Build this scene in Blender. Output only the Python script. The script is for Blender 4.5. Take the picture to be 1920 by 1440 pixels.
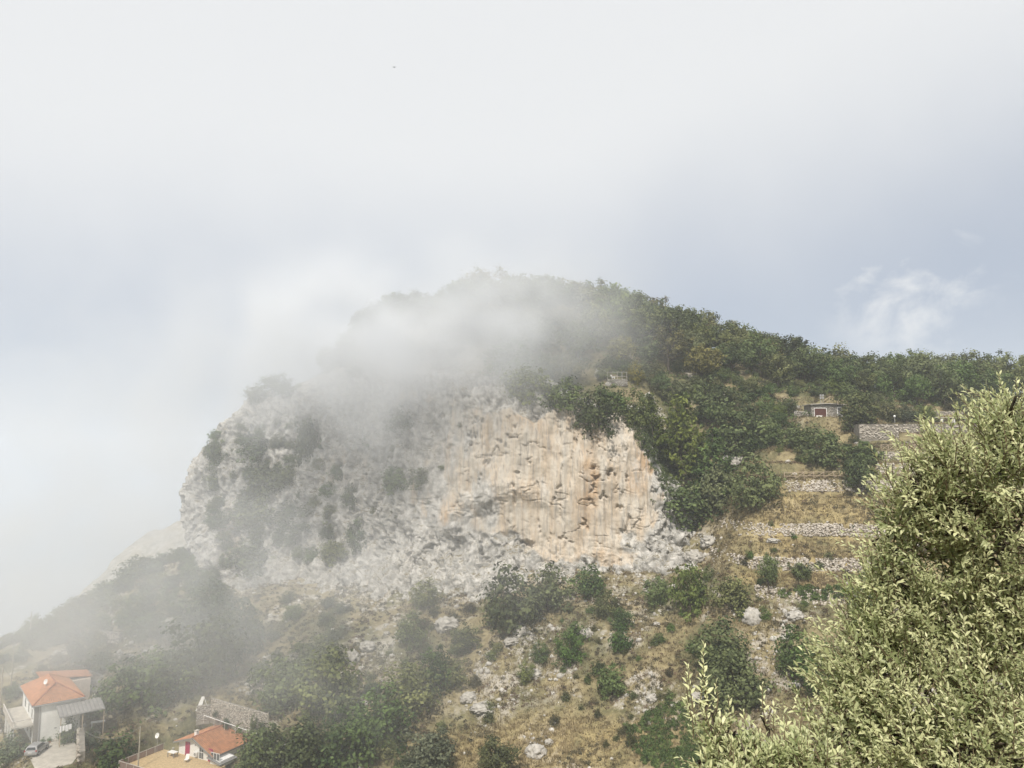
import bpy, math, random, time
import numpy as np
from mathutils import Vector, Matrix
from mathutils.bvhtree import BVHTree

T0 = time.time()
scene = bpy.context.scene
for o in list(bpy.data.objects):
    bpy.data.objects.remove(o, do_unlink=True)
C = scene.collection
rng = np.random.default_rng(7)
random.seed(7)

# ------------------------------------------------------------------ camera
CAMZ = 60.0
FOC = 1340.0                      # focal length in pixels of a 1920 wide frame
PITCH = math.radians(6.2)
cam_data = bpy.data.cameras.new("camera")
cam = bpy.data.objects.new("camera", cam_data)
C.objects.link(cam)
cam.location = (0, 0, CAMZ)
cam.rotation_euler = (math.radians(90) + PITCH, 0, 0)
cam_data.sensor_width = 36.0
cam_data.lens = 36.0 * FOC / 1920.0
cam_data.clip_start = 0.1
cam_data.clip_end = 20000
scene.camera = cam

# ------------------------------------------------------------------ sky, sun, exposure
SUN_EL, SUN_AZ = 52.0, 194.0      # azimuth: clockwise from +Y (ahead); 194 = behind the camera, a little left
world = bpy.data.worlds.new("World")
scene.world = world
world.use_nodes = True
wn, wl = world.node_tree.nodes, world.node_tree.links
wn.clear()


def N(nodes, kind, **kw):
    n = nodes.new(kind)
    for k, v in kw.items():
        if k.startswith("i_"):
            key = k[2:]
            key = int(key) if key.isdigit() else key.replace("_", " ")
            n.inputs[key].default_value = v
        else:
            setattr(n, k, v)
    return n


def math_node(nodes, links, op, a, b=None, c=None, clamp=False):
    n = nodes.new("ShaderNodeMath")
    n.operation = op
    n.use_clamp = clamp
    for i, v in enumerate((a, b, c)):
        if v is None:
            continue
        if isinstance(v, (int, float)):
            n.inputs[i].default_value = v
        else:
            links.new(v, n.inputs[i])
    return n.outputs[0]


def smooth_node(nodes, links, v, lo, hi):
    n = nodes.new("ShaderNodeMapRange")
    n.interpolation_type = "SMOOTHSTEP"
    n.inputs["From Min"].default_value = lo
    n.inputs["From Max"].default_value = hi
    links.new(v, n.inputs["Value"])
    return n.outputs["Result"]


def mixcol(nodes, links, fac, a, b, blend="MIX"):
    n = nodes.new("ShaderNodeMix")
    n.data_type = "RGBA"
    n.blend_type = blend
    for sock, v in ((n.inputs["Factor"], fac), (n.inputs["A"], a), (n.inputs["B"], b)):
        if isinstance(v, (int, float)):
            sock.default_value = v
        elif isinstance(v, (tuple, list)):
            sock.default_value = (v[0], v[1], v[2], 1.0)
        else:
            links.new(v, sock)
    return n.outputs["Result"]


def ray_dir(px, py):
    cx, cy = (px - 960) / FOC, (720 - py) / FOC
    return np.array([cx, math.cos(PITCH) - cy * math.sin(PITCH), math.sin(PITCH) + cy * math.cos(PITCH)])


wout = N(wn, "ShaderNodeOutputWorld")
sky = N(wn, "ShaderNodeTexSky")
sky.sky_type = "NISHITA"
sky.sun_disc = False
sky.sun_elevation = math.radians(SUN_EL)
sky.sun_rotation = math.radians(SUN_AZ)
sky.altitude = 400
sky.air_density = 1.0
sky.dust_density = 2.0
tc = N(wn, "ShaderNodeTexCoord")
sep = N(wn, "ShaderNodeSeparateXYZ")
wl.new(tc.outputs["Generated"], sep.inputs[0])
# thick bright cloud overhead, thinning towards a clear bluish band over the horizon
cn = N(wn, "ShaderNodeTexNoise", noise_dimensions="3D")
cn.inputs["Scale"].default_value = 1.6
cn.inputs["Detail"].default_value = 4
cn.inputs["Roughness"].default_value = 0.5
wl.new(tc.outputs["Generated"], cn.inputs["Vector"])
el = math_node(wn, wl, "ADD", sep.outputs["Z"], math_node(wn, wl, "MULTIPLY_ADD", cn.outputs["Fac"], 0.34, -0.17))
el = math_node(wn, wl, "MULTIPLY_ADD", sep.outputs["X"], -0.13, el)
cover = smooth_node(wn, wl, el, 0.10, 0.50)
skyb = N(wn, "ShaderNodeBackground")
skyb.inputs["Strength"].default_value = 0.075
wl.new(sky.outputs["Color"], skyb.inputs["Color"])
veil = N(wn, "ShaderNodeBackground")
veil.inputs["Color"].default_value = (0.60, 0.70, 0.885, 1)
veil.inputs["Strength"].default_value = 0.72
mix0 = N(wn, "ShaderNodeMixShader")
mix0.inputs[0].default_value = 0.72
wl.new(skyb.outputs[0], mix0.inputs[1])
wl.new(veil.outputs[0], mix0.inputs[2])
cloudb = N(wn, "ShaderNodeBackground")
cloudb.inputs["Color"].default_value = (0.97, 0.985, 1.0, 1)
cloudb.inputs["Strength"].default_value = 0.86
mix1 = N(wn, "ShaderNodeMixShader")
wl.new(mix0.outputs[0], mix1.inputs[1])
wl.new(cloudb.outputs[0], mix1.inputs[2])
# small torn white clouds drifting in the clear band (they go on around the sky)
wmap = N(wn, "ShaderNodeMapping")
wmap.inputs["Scale"].default_value = (1, 1, 1.5)
wl.new(tc.outputs["Generated"], wmap.inputs[0])
wnz = N(wn, "ShaderNodeTexNoise")
wnz.inputs["Scale"].default_value = 11
wnz.inputs["Detail"].default_value = 7
wnz.inputs["Roughness"].default_value = 0.55
wnz.inputs["Distortion"].default_value = 0.4
wl.new(wmap.outputs[0], wnz.inputs["Vector"])
wd = Vector(ray_dir(1700, 535)).normalized()
vd = N(wn, "ShaderNodeVectorMath", operation="DISTANCE")
wl.new(tc.outputs["Generated"], vd.inputs[0])
vd.inputs[1].default_value = wd
near_w = smooth_node(wn, wl, vd.outputs["Value"], 0.135, 0.02)
wisp = math_node(wn, wl, "MULTIPLY", smooth_node(wn, wl, wnz.outputs["Fac"], 0.44, 0.70), near_w)
wisp = math_node(wn, wl, "MULTIPLY", wisp, 0.9)
fac = math_node(wn, wl, "MAXIMUM", cover, wisp, clamp=True)
wl.new(fac, mix1.inputs[0])
wl.new(mix1.outputs[0], wout.inputs["Surface"])

sun_data = bpy.data.lights.new("sun", "SUN")
sun_data.energy = 4.8
sun_data.angle = math.radians(2.0)
sun_data.color = (1.0, 0.93, 0.82)
sun = bpy.data.objects.new("sun", sun_data)
C.objects.link(sun)
_a, _e = math.radians(SUN_AZ), math.radians(SUN_EL)
SUND = Vector((math.sin(_a) * math.cos(_e), math.cos(_a) * math.cos(_e), math.sin(_e)))
sun.rotation_euler = SUND.to_track_quat("Z", "Y").to_euler()
sun.location = (-60, -60, 200)

scene.view_settings.view_transform = "Standard"
scene.view_settings.look = "None"
scene.view_settings.exposure = 0.0
scene.view_settings.gamma = 1.0
scene.view_settings.use_curve_mapping = False
scene.cycles.max_bounces = 8
scene.cycles.diffuse_bounces = 3
scene.cycles.transmission_bounces = 4
scene.cycles.transparent_max_bounces = 6
scene.cycles.volume_bounces = 6
scene.cycles.volume_step_rate = 1.0
scene.cycles.volume_max_steps = 160
scene.cycles.use_denoising = True
scene.cycles.sample_clamp_indirect = 4.0

# ------------------------------------------------------------------ picture <-> place
K = 1.22                          # scale of the survey below, in metres


def at(px, py, Y):
    """world point seen at a pixel, Y survey units ahead of the camera"""
    r = ray_dir(px, py)
    p = r * (Y * K / r[1])
    return np.array([p[0], p[1], p[2] + CAMZ])


def pix(p):
    x, y, z = p[0], p[1], p[2] - CAMZ
    f = y * math.cos(PITCH) + z * math.sin(PITCH)
    u = -y * math.sin(PITCH) + z * math.cos(PITCH)
    return 960 + FOC * x / f, 720 - FOC * u / f


# ------------------------------------------------------------------ numpy noise
_perm = np.random.default_rng(3).permutation(256).astype(np.int64)
_grad = np.random.default_rng(4).normal(size=(256, 3))
_grad /= np.linalg.norm(_grad, axis=1)[:, None]


def pnoise(p):
    p = np.asarray(p, float)
    i = np.floor(p).astype(np.int64)
    f = p - i
    u = f * f * f * (f * (f * 6 - 15) + 10)
    out = np.zeros(len(p))
    for dx in (0, 1):
        wx = u[:, 0] if dx else 1 - u[:, 0]
        hx = _perm[(i[:, 0] + dx) & 255]
        for dy in (0, 1):
            wy = u[:, 1] if dy else 1 - u[:, 1]
            hy = _perm[(hx + i[:, 1] + dy) & 255]
            for dz in (0, 1):
                wz = u[:, 2] if dz else 1 - u[:, 2]
                g = _grad[_perm[(hy + i[:, 2] + dz) & 255]]
                d = g[:, 0] * (f[:, 0] - dx) + g[:, 1] * (f[:, 1] - dy) + g[:, 2] * (f[:, 2] - dz)
                out += wx * wy * wz * d
    return out * 1.5


def fbm(p, octaves=4, gain=0.5, lac=2.03):
    p = np.asarray(p, float)
    a, s = 1.0, np.zeros(len(p))
    for k in range(octaves):
        s += a * pnoise(p + 17.3 * k)
        p = p * lac
        a *= gain
    return s


def ridged(p, octaves=4, gain=0.55, lac=2.1):
    p = np.asarray(p, float)
    a, s = 1.0, np.zeros(len(p))
    for k in range(octaves):
        s += a * (1 - 2 * np.abs(pnoise(p + 9.1 * k)))
        p = p * lac
        a *= gain
    return s


def worley(p):
    """cell noise: distance to nearest, to second nearest, random value of the nearest cell"""
    p = np.asarray(p, float)
    i = np.floor(p).astype(np.int64)
    f1 = np.full(len(p), 9.0)
    f2 = np.full(len(p), 9.0)
    cid = np.zeros(len(p))
    fac = np.zeros(len(p))
    for dx in (-1, 0, 1):
        for dy in (-1, 0, 1):
            for dz in (-1, 0, 1):
                h = _perm[(_perm[(_perm[(i[:, 0] + dx) & 255] + i[:, 1] + dy) & 255] + i[:, 2] + dz) & 255]
                q = np.stack([i[:, 0] + dx + _perm[h] / 256.0, i[:, 1] + dy + _perm[(h + 71) & 255] / 256.0, i[:, 2] + dz + _perm[(h + 143) & 255] / 256.0], 1)
                d = np.sqrt(((p - q) ** 2).sum(1))
                near = d < f1
                f2 = np.where(near, f1, np.minimum(f2, d))
                cid = np.where(near, _perm[(h + 29) & 255] / 255.0, cid)
                f1 = np.where(near, d, f1)
                fac = np.where(near, ((p - q) * _grad[h]).sum(1), fac)
    return f1, f2, cid, fac


def sstep(x, a, b):
    t = np.clip((np.asarray(x, float) - a) / (b - a), 0, 1)
    return t * t * (3 - 2 * t)


# ------------------------------------------------------------------ mesh helpers
def npmesh(name, V, F, attrs=None, smooth=False):
    V = np.ascontiguousarray(V, dtype=np.float32)
    F = np.ascontiguousarray(F, dtype=np.int32)
    me = bpy.data.meshes.new(name)
    me.vertices.add(len(V))
    me.vertices.foreach_set("co", V.ravel())
    k = F.shape[1]
    me.loops.add(F.size)
    me.loops.foreach_set("vertex_index", F.ravel())
    me.polygons.add(len(F))
    me.polygons.foreach_set("loop_start", np.arange(0, F.size, k, dtype=np.int32))
    if smooth:
        me.polygons.foreach_set("use_smooth", np.ones(len(F), dtype=bool))
    me.update(calc_edges=True)
    for an, av in (attrs or {}).items():
        a = me.attributes.new(an, "FLOAT", "POINT")
        a.data.foreach_set("value", np.ascontiguousarray(av, dtype=np.float32))
    return me


def add_obj(name, me, mat=None, parent=None, loc=None, rotz=None, scale=None):
    o = bpy.data.objects.new(name, me)
    C.objects.link(o)
    if mat is not None and me is not None and not me.materials:
        me.materials.append(mat)
    if parent is not None:
        o.parent = parent
    if loc is not None:
        o.location = [float(v) for v in loc]
    if rotz is not None:
        o.rotation_euler = (0, 0, rotz)
    if scale is not None:
        o.scale = scale
    return o


def thing(name, label, cat, loc=(0, 0, 0), rotz=0.0, group=None, scale=None):
    o = bpy.data.objects.new(name, None)
    C.objects.link(o)
    o.empty_display_size = 0.3
    o.location = [float(v) for v in loc]
    o.rotation_euler = (0, 0, rotz)
    if scale is not None:
        o.scale = scale
    o["label"] = label
    o["category"] = cat
    o["kind"] = "thing"
    if group:
        o["group"] = group
    return o


class MB:
    """collects boxes, tubes and faces into one mesh"""

    def __init__(self):
        self.v, self.f = [], []

    def face(self, *pts):
        b = len(self.v)
        self.v += [tuple(map(float, p)) for p in pts]
        self.f.append(tuple(range(b, b + len(pts))))
        return self

    def box(self, x0, x1, y0, y1, z0, z1):
        b = len(self.v)
        self.v += [(x0, y0, z0), (x1, y0, z0), (x1, y1, z0), (x0, y1, z0), (x0, y0, z1), (x1, y0, z1), (x1, y1, z1), (x0, y1, z1)]
        self.f += [tuple(b + i for i in q) for q in ((0, 3, 2, 1), (4, 5, 6, 7), (0, 1, 5, 4), (1, 2, 6, 5), (2, 3, 7, 6), (3, 0, 4, 7))]
        return self

    def slab(self, pts, t):
        """polygon pts (3D) thickened downwards by t"""
        n = len(pts)
        b = len(self.v)
        self.v += [tuple(map(float, p)) for p in pts] + [(float(p[0]), float(p[1]), float(p[2]) - t) for p in pts]
        self.f.append(tuple(range(b, b + n)))
        self.f.append(tuple(range(b + 2 * n - 1, b + n - 1, -1)))
        for i in range(n):
            j = (i + 1) % n
            self.f.append((b + j, b + i, b + n + i, b + n + j))
        return self

    def tube(self, pts, r, n=6, r1=None):
        pts = [Vector(p) for p in pts]
        m = len(pts)
        b = len(self.v)
        for i, p in enumerate(pts):
            d = (pts[min(i + 1, m - 1)] - pts[max(i - 1, 0)]).normalized()
            a = d.orthogonal().normalized()
            c = d.cross(a)
            rr = r if r1 is None else r + (r1 - r) * i / max(1, m - 1)
            for k in range(n):
                t = 2 * math.pi * k / n
                self.v.append(tuple(p + (a * math.cos(t) + c * math.sin(t)) * rr))
        for i in range(m - 1):
            for k in range(n):
                k2 = (k + 1) % n
                self.f.append((b + i * n + k, b + i * n + k2, b + (i + 1) * n + k2, b + (i + 1) * n + k))
        self.f.append(tuple(b + k for k in range(n))[::-1])
        self.f.append(tuple(b + (m - 1) * n + k for k in range(n)))
        return self

    def mesh(self, name):
        me = bpy.data.meshes.new(name)
        me.from_pydata(self.v, [], self.f)
        me.update()
        return me

    def build(self, name, mat, parent=None, **kw):
        return add_obj(name, self.mesh(name), mat, parent, **kw)


# ------------------------------------------------------------------ materials
def new_mat(name):
    m = bpy.data.materials.new(name)
    m.use_nodes = True
    nt = m.node_tree
    b = nt.nodes["Principled BSDF"]
    return m, nt.nodes, nt.links, b


def plain(name, col, rough=0.7, var=0.15, scale=3.0, metal=0.0, bump=0.0):
    """one colour with soft dirt and weathering"""
    m, n, l, b = new_mat(name)
    tcn = N(n, "ShaderNodeTexCoord")
    nz = N(n, "ShaderNodeTexNoise")
    nz.inputs["Scale"].default_value = scale
    nz.inputs["Detail"].default_value = 6
    nz.inputs["Roughness"].default_value = 0.65
    l.new(tcn.outputs["Object"], nz.inputs["Vector"])
    f = smooth_node(n, l, nz.outputs["Fac"], 0.3, 0.7)
    c = mixcol(n, l, f, tuple(v * (1 - var) for v in col), tuple(min(1, v * (1 + var * 0.6)) for v in col))
    l.new(c, b.inputs["Base Color"])
    b.inputs["Roughness"].default_value = rough
    b.inputs["Metallic"].default_value = metal
    b.inputs["Specular IOR Level"].default_value = 0.25
    if bump:
        bp = N(n, "ShaderNodeBump")
        bp.inputs["Strength"].default_value = bump
        bp.inputs["Distance"].default_value = 0.05
        l.new(nz.outputs["Fac"], bp.inputs["Height"])
        l.new(bp.outputs[0], b.inputs["Normal"])
    return m


def leaf_mat(name, dark, light, trans=0.22, objvar=0.6, rough=0.6, spec=0.12):
    m, n, l, b = new_mat(name)
    a = N(n, "ShaderNodeAttribute", attribute_name="tint")
    oi = N(n, "ShaderNodeObjectInfo")
    f = math_node(n, l, "MULTIPLY_ADD", math_node(n, l, "SUBTRACT", oi.outputs["Random"], 0.5), objvar, a.outputs["Fac"], clamp=True)
    c = mixcol(n, l, f, dark, light)
    hs = N(n, "ShaderNodeHueSaturation")
    l.new(c, hs.inputs["Color"])
    hv = math_node(n, l, "FRACT", math_node(n, l, "MULTIPLY", oi.outputs["Random"], 7.31))
    l.new(math_node(n, l, "MULTIPLY_ADD", hv, 0.05, 0.475), hs.inputs["Hue"])
    l.new(math_node(n, l, "MULTIPLY_ADD", hv, 0.3, 0.85), hs.inputs["Saturation"])
    l.new(hs.outputs[0], b.inputs["Base Color"])
    b.inputs["Roughness"].default_value = rough
    b.inputs["Specular IOR Level"].default_value = spec
    t = N(n, "ShaderNodeBsdfTranslucent")
    l.new(hs.outputs[0], t.inputs["Color"])
    mx = N(n, "ShaderNodeMixShader")
    mx.inputs[0].default_value = trans
    l.new(b.outputs[0], mx.inputs[1])
    l.new(t.outputs[0], mx.inputs[2])
    l.new(mx.outputs[0], n["Material Output"].inputs["Surface"])
    return m


def hillside_mat():
    m, n, l, b = new_mat("hillside_soil")
    g = N(n, "ShaderNodeNewGeometry")
    n1 = N(n, "ShaderNodeTexNoise")
    n1.inputs["Scale"].default_value = 0.09
    n1.inputs["Detail"].default_value = 7
    n1.inputs["Roughness"].default_value = 0.62
    n2 = N(n, "ShaderNodeTexNoise")
    n2.inputs["Scale"].default_value = 0.9
    n2.inputs["Detail"].default_value = 8
    n2.inputs["Roughness"].default_value = 0.7
    n3 = N(n, "ShaderNodeTexNoise")
    n3.inputs["Scale"].default_value = 0.35
    n3.inputs["Detail"].default_value = 10
    n3.inputs["Roughness"].default_value = 0.75
    for q in (n1, n2, n3):
        l.new(g.outputs["Position"], q.inputs["Vector"])
    ochre = mixcol(n, l, smooth_node(n, l, n2.outputs["Fac"], 0.35, 0.65), (0.185, 0.152, 0.088), (0.31, 0.262, 0.15))
    olive = mixcol(n, l, smooth_node(n, l, n2.outputs["Fac"], 0.3, 0.7), (0.085, 0.085, 0.044), (0.185, 0.175, 0.092))
    c = mixcol(n, l, smooth_node(n, l, n1.outputs["Fac"], 0.42, 0.62), ochre, olive)
    straw = N(n, "ShaderNodeAttribute", attribute_name="straw")
    c = mixcol(n, l, math_node(n, l, "MULTIPLY", straw.outputs["Fac"], smooth_node(n, l, n3.outputs["Fac"], 0.36, 0.56)), c,
               mixcol(n, l, smooth_node(n, l, n2.outputs["Fac"], 0.35, 0.65), (0.27, 0.215, 0.105), (0.43, 0.35, 0.18)))
    rock = N(n, "ShaderNodeAttribute", attribute_name="rock")
    c = mixcol(n, l, math_node(n, l, "MULTIPLY", rock.outputs["Fac"], smooth_node(n, l, n3.outputs["Fac"], 0.46, 0.58)), c, (0.48, 0.45, 0.41))
    l.new(c, b.inputs["Base Color"])
    b.inputs["Roughness"].default_value = 0.95
    b.inputs["Specular IOR Level"].default_value = 0.1
    bp = N(n, "ShaderNodeBump")
    bp.inputs["Strength"].default_value = 0.8
    bp.inputs["Distance"].default_value = 0.35
    l.new(n2.outputs["Fac"], bp.inputs["Height"])
    l.new(bp.outputs[0], b.inputs["Normal"])
    return m


def cliff_mat():
    m, n, l, b = new_mat("limestone")
    g = N(n, "ShaderNodeNewGeometry")

    def noise(scale, detail=8, rough=0.65, stretch=None, dist=0.0):
        q = N(n, "ShaderNodeTexNoise")
        q.inputs["Scale"].default_value = scale
        q.inputs["Detail"].default_value = detail
        q.inputs["Roughness"].default_value = rough
        q.inputs["Distortion"].default_value = dist
        if stretch:
            mp = N(n, "ShaderNodeMapping")
            mp.inputs["Scale"].default_value = stretch
            l.new(g.outputs["Position"], mp.inputs[0])
            l.new(mp.outputs[0], q.inputs["Vector"])
        else:
            l.new(g.outputs["Position"], q.inputs["Vector"])
        return q.outputs["Fac"]

    warm = N(n, "ShaderNodeAttribute", attribute_name="warm").outputs["Fac"]
    rough_a = N(n, "ShaderNodeAttribute", attribute_name="crag").outputs["Fac"]
    grey = mixcol(n, l, smooth_node(n, l, noise(0.6), 0.35, 0.65), (0.29, 0.285, 0.27), (0.55, 0.535, 0.51))
    streak = noise(0.55, 6, 0.6, (1.0, 1.0, 0.07))
    fine = noise(1.9, 5, 0.6, (1.0, 1.0, 0.06))
    tan = mixcol(n, l, smooth_node(n, l, streak, 0.35, 0.62), (0.485, 0.405, 0.315), (0.53, 0.485, 0.42))
    tan = mixcol(n, l, smooth_node(n, l, noise(0.10, 5, 0.6, (1, 1, 0.45)), 0.52, 0.70), tan, (0.475, 0.345, 0.225))
    tan = mixcol(n, l, math_node(n, l, "MULTIPLY", smooth_node(n, l, fine, 0.50, 0.68), 0.8), tan, (0.30, 0.275, 0.25))
    tan = mixcol(n, l, math_node(n, l, "MULTIPLY", smooth_node(n, l, streak, 0.60, 0.72), 0.5), tan, (0.40, 0.385, 0.36))
    wn_ = math_node(n, l, "MULTIPLY_ADD", math_node(n, l, "SUBTRACT", noise(0.16, 7, 0.65, (1, 1, 0.4)), 0.5), 3.0, warm)
    c = mixcol(n, l, smooth_node(n, l, wn_, 0.25, 0.80), grey, tan)
    # lichen blackening and pockets of earth on the crag
    c = mixcol(n, l, math_node(n, l, "MULTIPLY", smooth_node(n, l, noise(1.3, 9, 0.72), 0.56, 0.66), math_node(n, l, "MULTIPLY_ADD", rough_a, 0.55, 0.2)), c, (0.20, 0.185, 0.155))
    sepn = N(n, "ShaderNodeSeparateXYZ")
    l.new(g.outputs["True Normal"], sepn.inputs[0])
    ledge = math_node(n, l, "MULTIPLY", smooth_node(n, l, sepn.outputs["Z"], 0.45, 0.75), smooth_node(n, l, noise(0.5), 0.42, 0.6))
    c = mixcol(n, l, math_node(n, l, "MULTIPLY", ledge, rough_a), c, (0.155, 0.13, 0.075))
    l.new(c, b.inputs["Base Color"])
    b.inputs["Roughness"].default_value = 0.92
    b.inputs["Specular IOR Level"].default_value = 0.12
    bp = N(n, "ShaderNodeBump")
    bp.inputs["Strength"].default_value = 0.7
    bp.inputs["Distance"].default_value = 0.25
    l.new(noise(2.2, 10, 0.7), bp.inputs["Height"])
    l.new(bp.outputs[0], b.inputs["Normal"])
    return m


def stone_mat(name, lo, hi, tint_attr=True, earth=(0.2, 0.16, 0.1)):
    m, n, l, b = new_mat(name)
    g = N(n, "ShaderNodeNewGeometry")
    nz = N(n, "ShaderNodeTexNoise")
    nz.inputs["Scale"].default_value = 1.7
    nz.inputs["Detail"].default_value = 8
    nz.inputs["Roughness"].default_value = 0.7
    l.new(g.outputs["Position"], nz.inputs["Vector"])
    a = N(n, "ShaderNodeAttribute", attribute_name="tint")
    f = math_node(n, l, "MULTIPLY_ADD", math_node(n, l, "SUBTRACT", nz.outputs["Fac"], 0.5), 1.2, a.outputs["Fac"], clamp=True)
    c = mixcol(n, l, f, lo, hi)
    c = mixcol(n, l, smooth_node(n, l, nz.outputs["Fac"], 0.6, 0.72), c, earth)
    l.new(c, b.inputs["Base Color"])
    b.inputs["Roughness"].default_value = 0.9
    b.inputs["Specular IOR Level"].default_value = 0.12
    bp = N(n, "ShaderNodeBump")
    bp.inputs["Strength"].default_value = 0.6
    bp.inputs["Distance"].default_value = 0.1
    l.new(nz.outputs["Fac"], bp.inputs["Height"])
    l.new(bp.outputs[0], b.inputs["Normal"])
    return m


def bark_mat(name="bark", col=(0.11, 0.09, 0.07)):
    return plain(name, col, rough=0.95, var=0.45, scale=9, bump=0.6)


M = {}
M["hill"] = hillside_mat()
M["cliff"] = cliff_mat()
M["limestone"] = stone_mat("limestone_boulder", (0.30, 0.285, 0.26), (0.58, 0.56, 0.52))
M["drystone"] = stone_mat("dry_stone", (0.27, 0.235, 0.195), (0.58, 0.54, 0.485))
M["greystone"] = stone_mat("grey_wall_stone", (0.22, 0.205, 0.185), (0.48, 0.455, 0.42))
M["mortar"] = plain("mortar", (0.25, 0.23, 0.20), 0.95, 0.3, 1.5, bump=0.4)
M["bark"] = bark_mat()
M["oak"] = leaf_mat("oak_leaf", (0.040, 0.060, 0.024), (0.185, 0.230, 0.095))
M["wood"] = leaf_mat("wood_leaf", (0.052, 0.068, 0.026), (0.230, 0.250, 0.098))
M["russet"] = leaf_mat("russet_leaf", (0.075, 0.072, 0.028), (0.265, 0.235, 0.098))
M["lush"] = leaf_mat("lush_leaf", (0.042, 0.070, 0.022), (0.165, 0.225, 0.075))
M["conifer"] = leaf_mat("conifer_leaf", (0.050, 0.075, 0.016), (0.230, 0.270, 0.062))
M["yellow"] = leaf_mat("yellowing_leaf", (0.09, 0.085, 0.018), (0.30, 0.235, 0.05))
M["scrub"] = leaf_mat("scrub_leaf", (0.040, 0.042, 0.022), (0.165, 0.150, 0.080), objvar=0.4)
M["grey_green"] = leaf_mat("grey_green_leaf", (0.06, 0.076, 0.046), (0.21, 0.235, 0.145))
M["dry"] = leaf_mat("dry_grass_blade", (0.105, 0.095, 0.048), (0.39, 0.33, 0.17), trans=0.3, objvar=0.0, spec=0.1)
M["brownscrub"] = leaf_mat("dry_scrub", (0.075, 0.052, 0.034), (0.235, 0.170, 0.105), objvar=0.0, spec=0.1)
print("setup", round(time.time() - T0, 1))

# ================================================================== the ground
LOW = [  # px, py, Y : the slope in front of the cliff, the terraces on the right, the spur on the left
    (0, 1440, 95), (150, 1440, 94), (300, 1440, 94), (500, 1440, 95), (700, 1440, 96), (900, 1440, 96), (1150, 1440, 91),
    (1400, 1440, 79), (1700, 1440, 70), (2000, 1440, 64), (2500, 1440, 60), (-300, 1440, 93), (-700, 1440, 92),
    (0, 1330, 106), (150, 1310, 108), (300, 1310, 109), (500, 1310, 110), (700, 1310, 109), (900, 1310, 107), (1150, 1310, 101),
    (1400, 1310, 90), (1700, 1310, 80), (2000, 1310, 75), (2500, 1310, 70), (-300, 1370, 110),
    (0, 1225, 128), (150, 1200, 130), (300, 1190, 126), (500, 1200, 125), (700, 1200, 121), (900, 1200, 117), (1150, 1200, 110),
    (1400, 1200, 98), (1700, 1200, 90), (2000, 1200, 85), (2500, 1200, 80), (-300, 1300, 130),
    (130, 1160, 148), (260, 1085, 152), (340, 1045, 152), (440, 1100, 144), (600, 1110, 137), (750, 1125, 131), (900, 1115, 127),
    (1050, 1080, 127), (1200, 1080, 124), (1330, 1050, 121), (1400, 1090, 107), (1700, 1090, 100), (2000, 1090, 95), (2500, 1090, 90),
]
RIGHT = [
    (1400, 1000, 113), (1550, 1000, 112), (1700, 1000, 108), (2000, 1000, 104), (2500, 1000, 100),
    (1400, 930, 121), (1550, 920, 117), (1700, 920, 116), (2000, 920, 112), (2500, 920, 108),
    (1480, 887, 119), (1580, 887, 119), (1700, 862, 121), (2000, 860, 118), (2500, 860, 114),
    (1550, 847, 126), (1650, 832, 126), (1800, 822, 128), (2000, 817, 126),
    (1440, 802, 138), (1540, 800, 136), (1700, 797, 136), (1900, 797, 134), (2400, 800, 132),
    (1540, 757, 143), (1700, 765, 142), (1900, 765, 142), (2400, 765, 140),
    (1550, 722, 160), (1700, 737, 160), (1920, 737, 160), (2300, 737, 160), (2800, 750, 158), (1420, 690, 160),
    (1600, 790, 215), (1900, 800, 215), (2400, 800, 215),
]
HIGH = [
    (440, 785, 162), (520, 765, 160), (640, 745, 156), (740, 745, 150), (830, 745, 145), (930, 745, 143), (1030, 762, 141),
    (1110, 778, 139), (1200, 795, 139), (1250, 885, 136), (1300, 970, 133),
    (600, 715, 167), (700, 665, 158), (800, 652, 155), (900, 650, 153), (1000, 660, 152), (1100, 690, 150), (1200, 700, 150),
    (1300, 728, 150), (1300, 850, 141), (1360, 900, 131),
    (600, 712, 172), (700, 625, 170), (800, 600, 168), (900, 570, 165), (950, 567, 165), (1050, 592, 165), (1150, 612, 165), (1300, 652, 165),
    (500, 800, 205), (700, 720, 205), (900, 680, 210), (1100, 700, 210), (1300, 740, 210), (300, 1000, 190),
]


def tps_fit(P, smooth=2.0):
    P = np.array(P)
    xy, z = P[:, :2] / 50.0, P[:, 2]
    n = len(P)
    d = np.linalg.norm(xy[:, None] - xy[None], axis=2)
    A = np.where(d > 0, d * d * np.log(d + 1e-12), 0) + np.eye(n) * smooth * 1e-3
    B = np.hstack([np.ones((n, 1)), xy])
    S = np.block([[A, B], [B.T, np.zeros((3, 3))]])
    w = np.linalg.solve(S, np.concatenate([z, np.zeros(3)]))

    def f(x, y):
        q = np.stack([np.ravel(x), np.ravel(y)], 1) / 50.0
        out = np.empty(len(q))
        for i in range(0, len(q), 40000):
            c = q[i:i + 40000]
            dd = np.sqrt(((c[:, None] - xy[None]) ** 2).sum(2))
            out[i:i + 40000] = np.where(dd > 0, dd * dd * np.log(dd + 1e-12), 0) @ w[:n] + w[n] + c @ w[n + 1:]
        return out.reshape(np.shape(x))
    return f


low_pts = [at(*q) for q in LOW + RIGHT]
# the near side of the valley, up to the terrace the camera stands on
for x in (-150, -80, -30, 0, 30, 80, 150):
    side = abs(x) * 0.02
    low_pts += [(x, -60, CAMZ + 22), (x, 0, CAMZ - 2.4 - side), (x, 12, CAMZ - 8.5 - side), (x, 35, CAMZ - 27 - side)]
for x in (-150, -90, -40, 0, 40):
    low_pts.append((x, 70, CAMZ - 49 - (6 if x < -50 else 0) + (4 if x > 20 else 0)))
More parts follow.
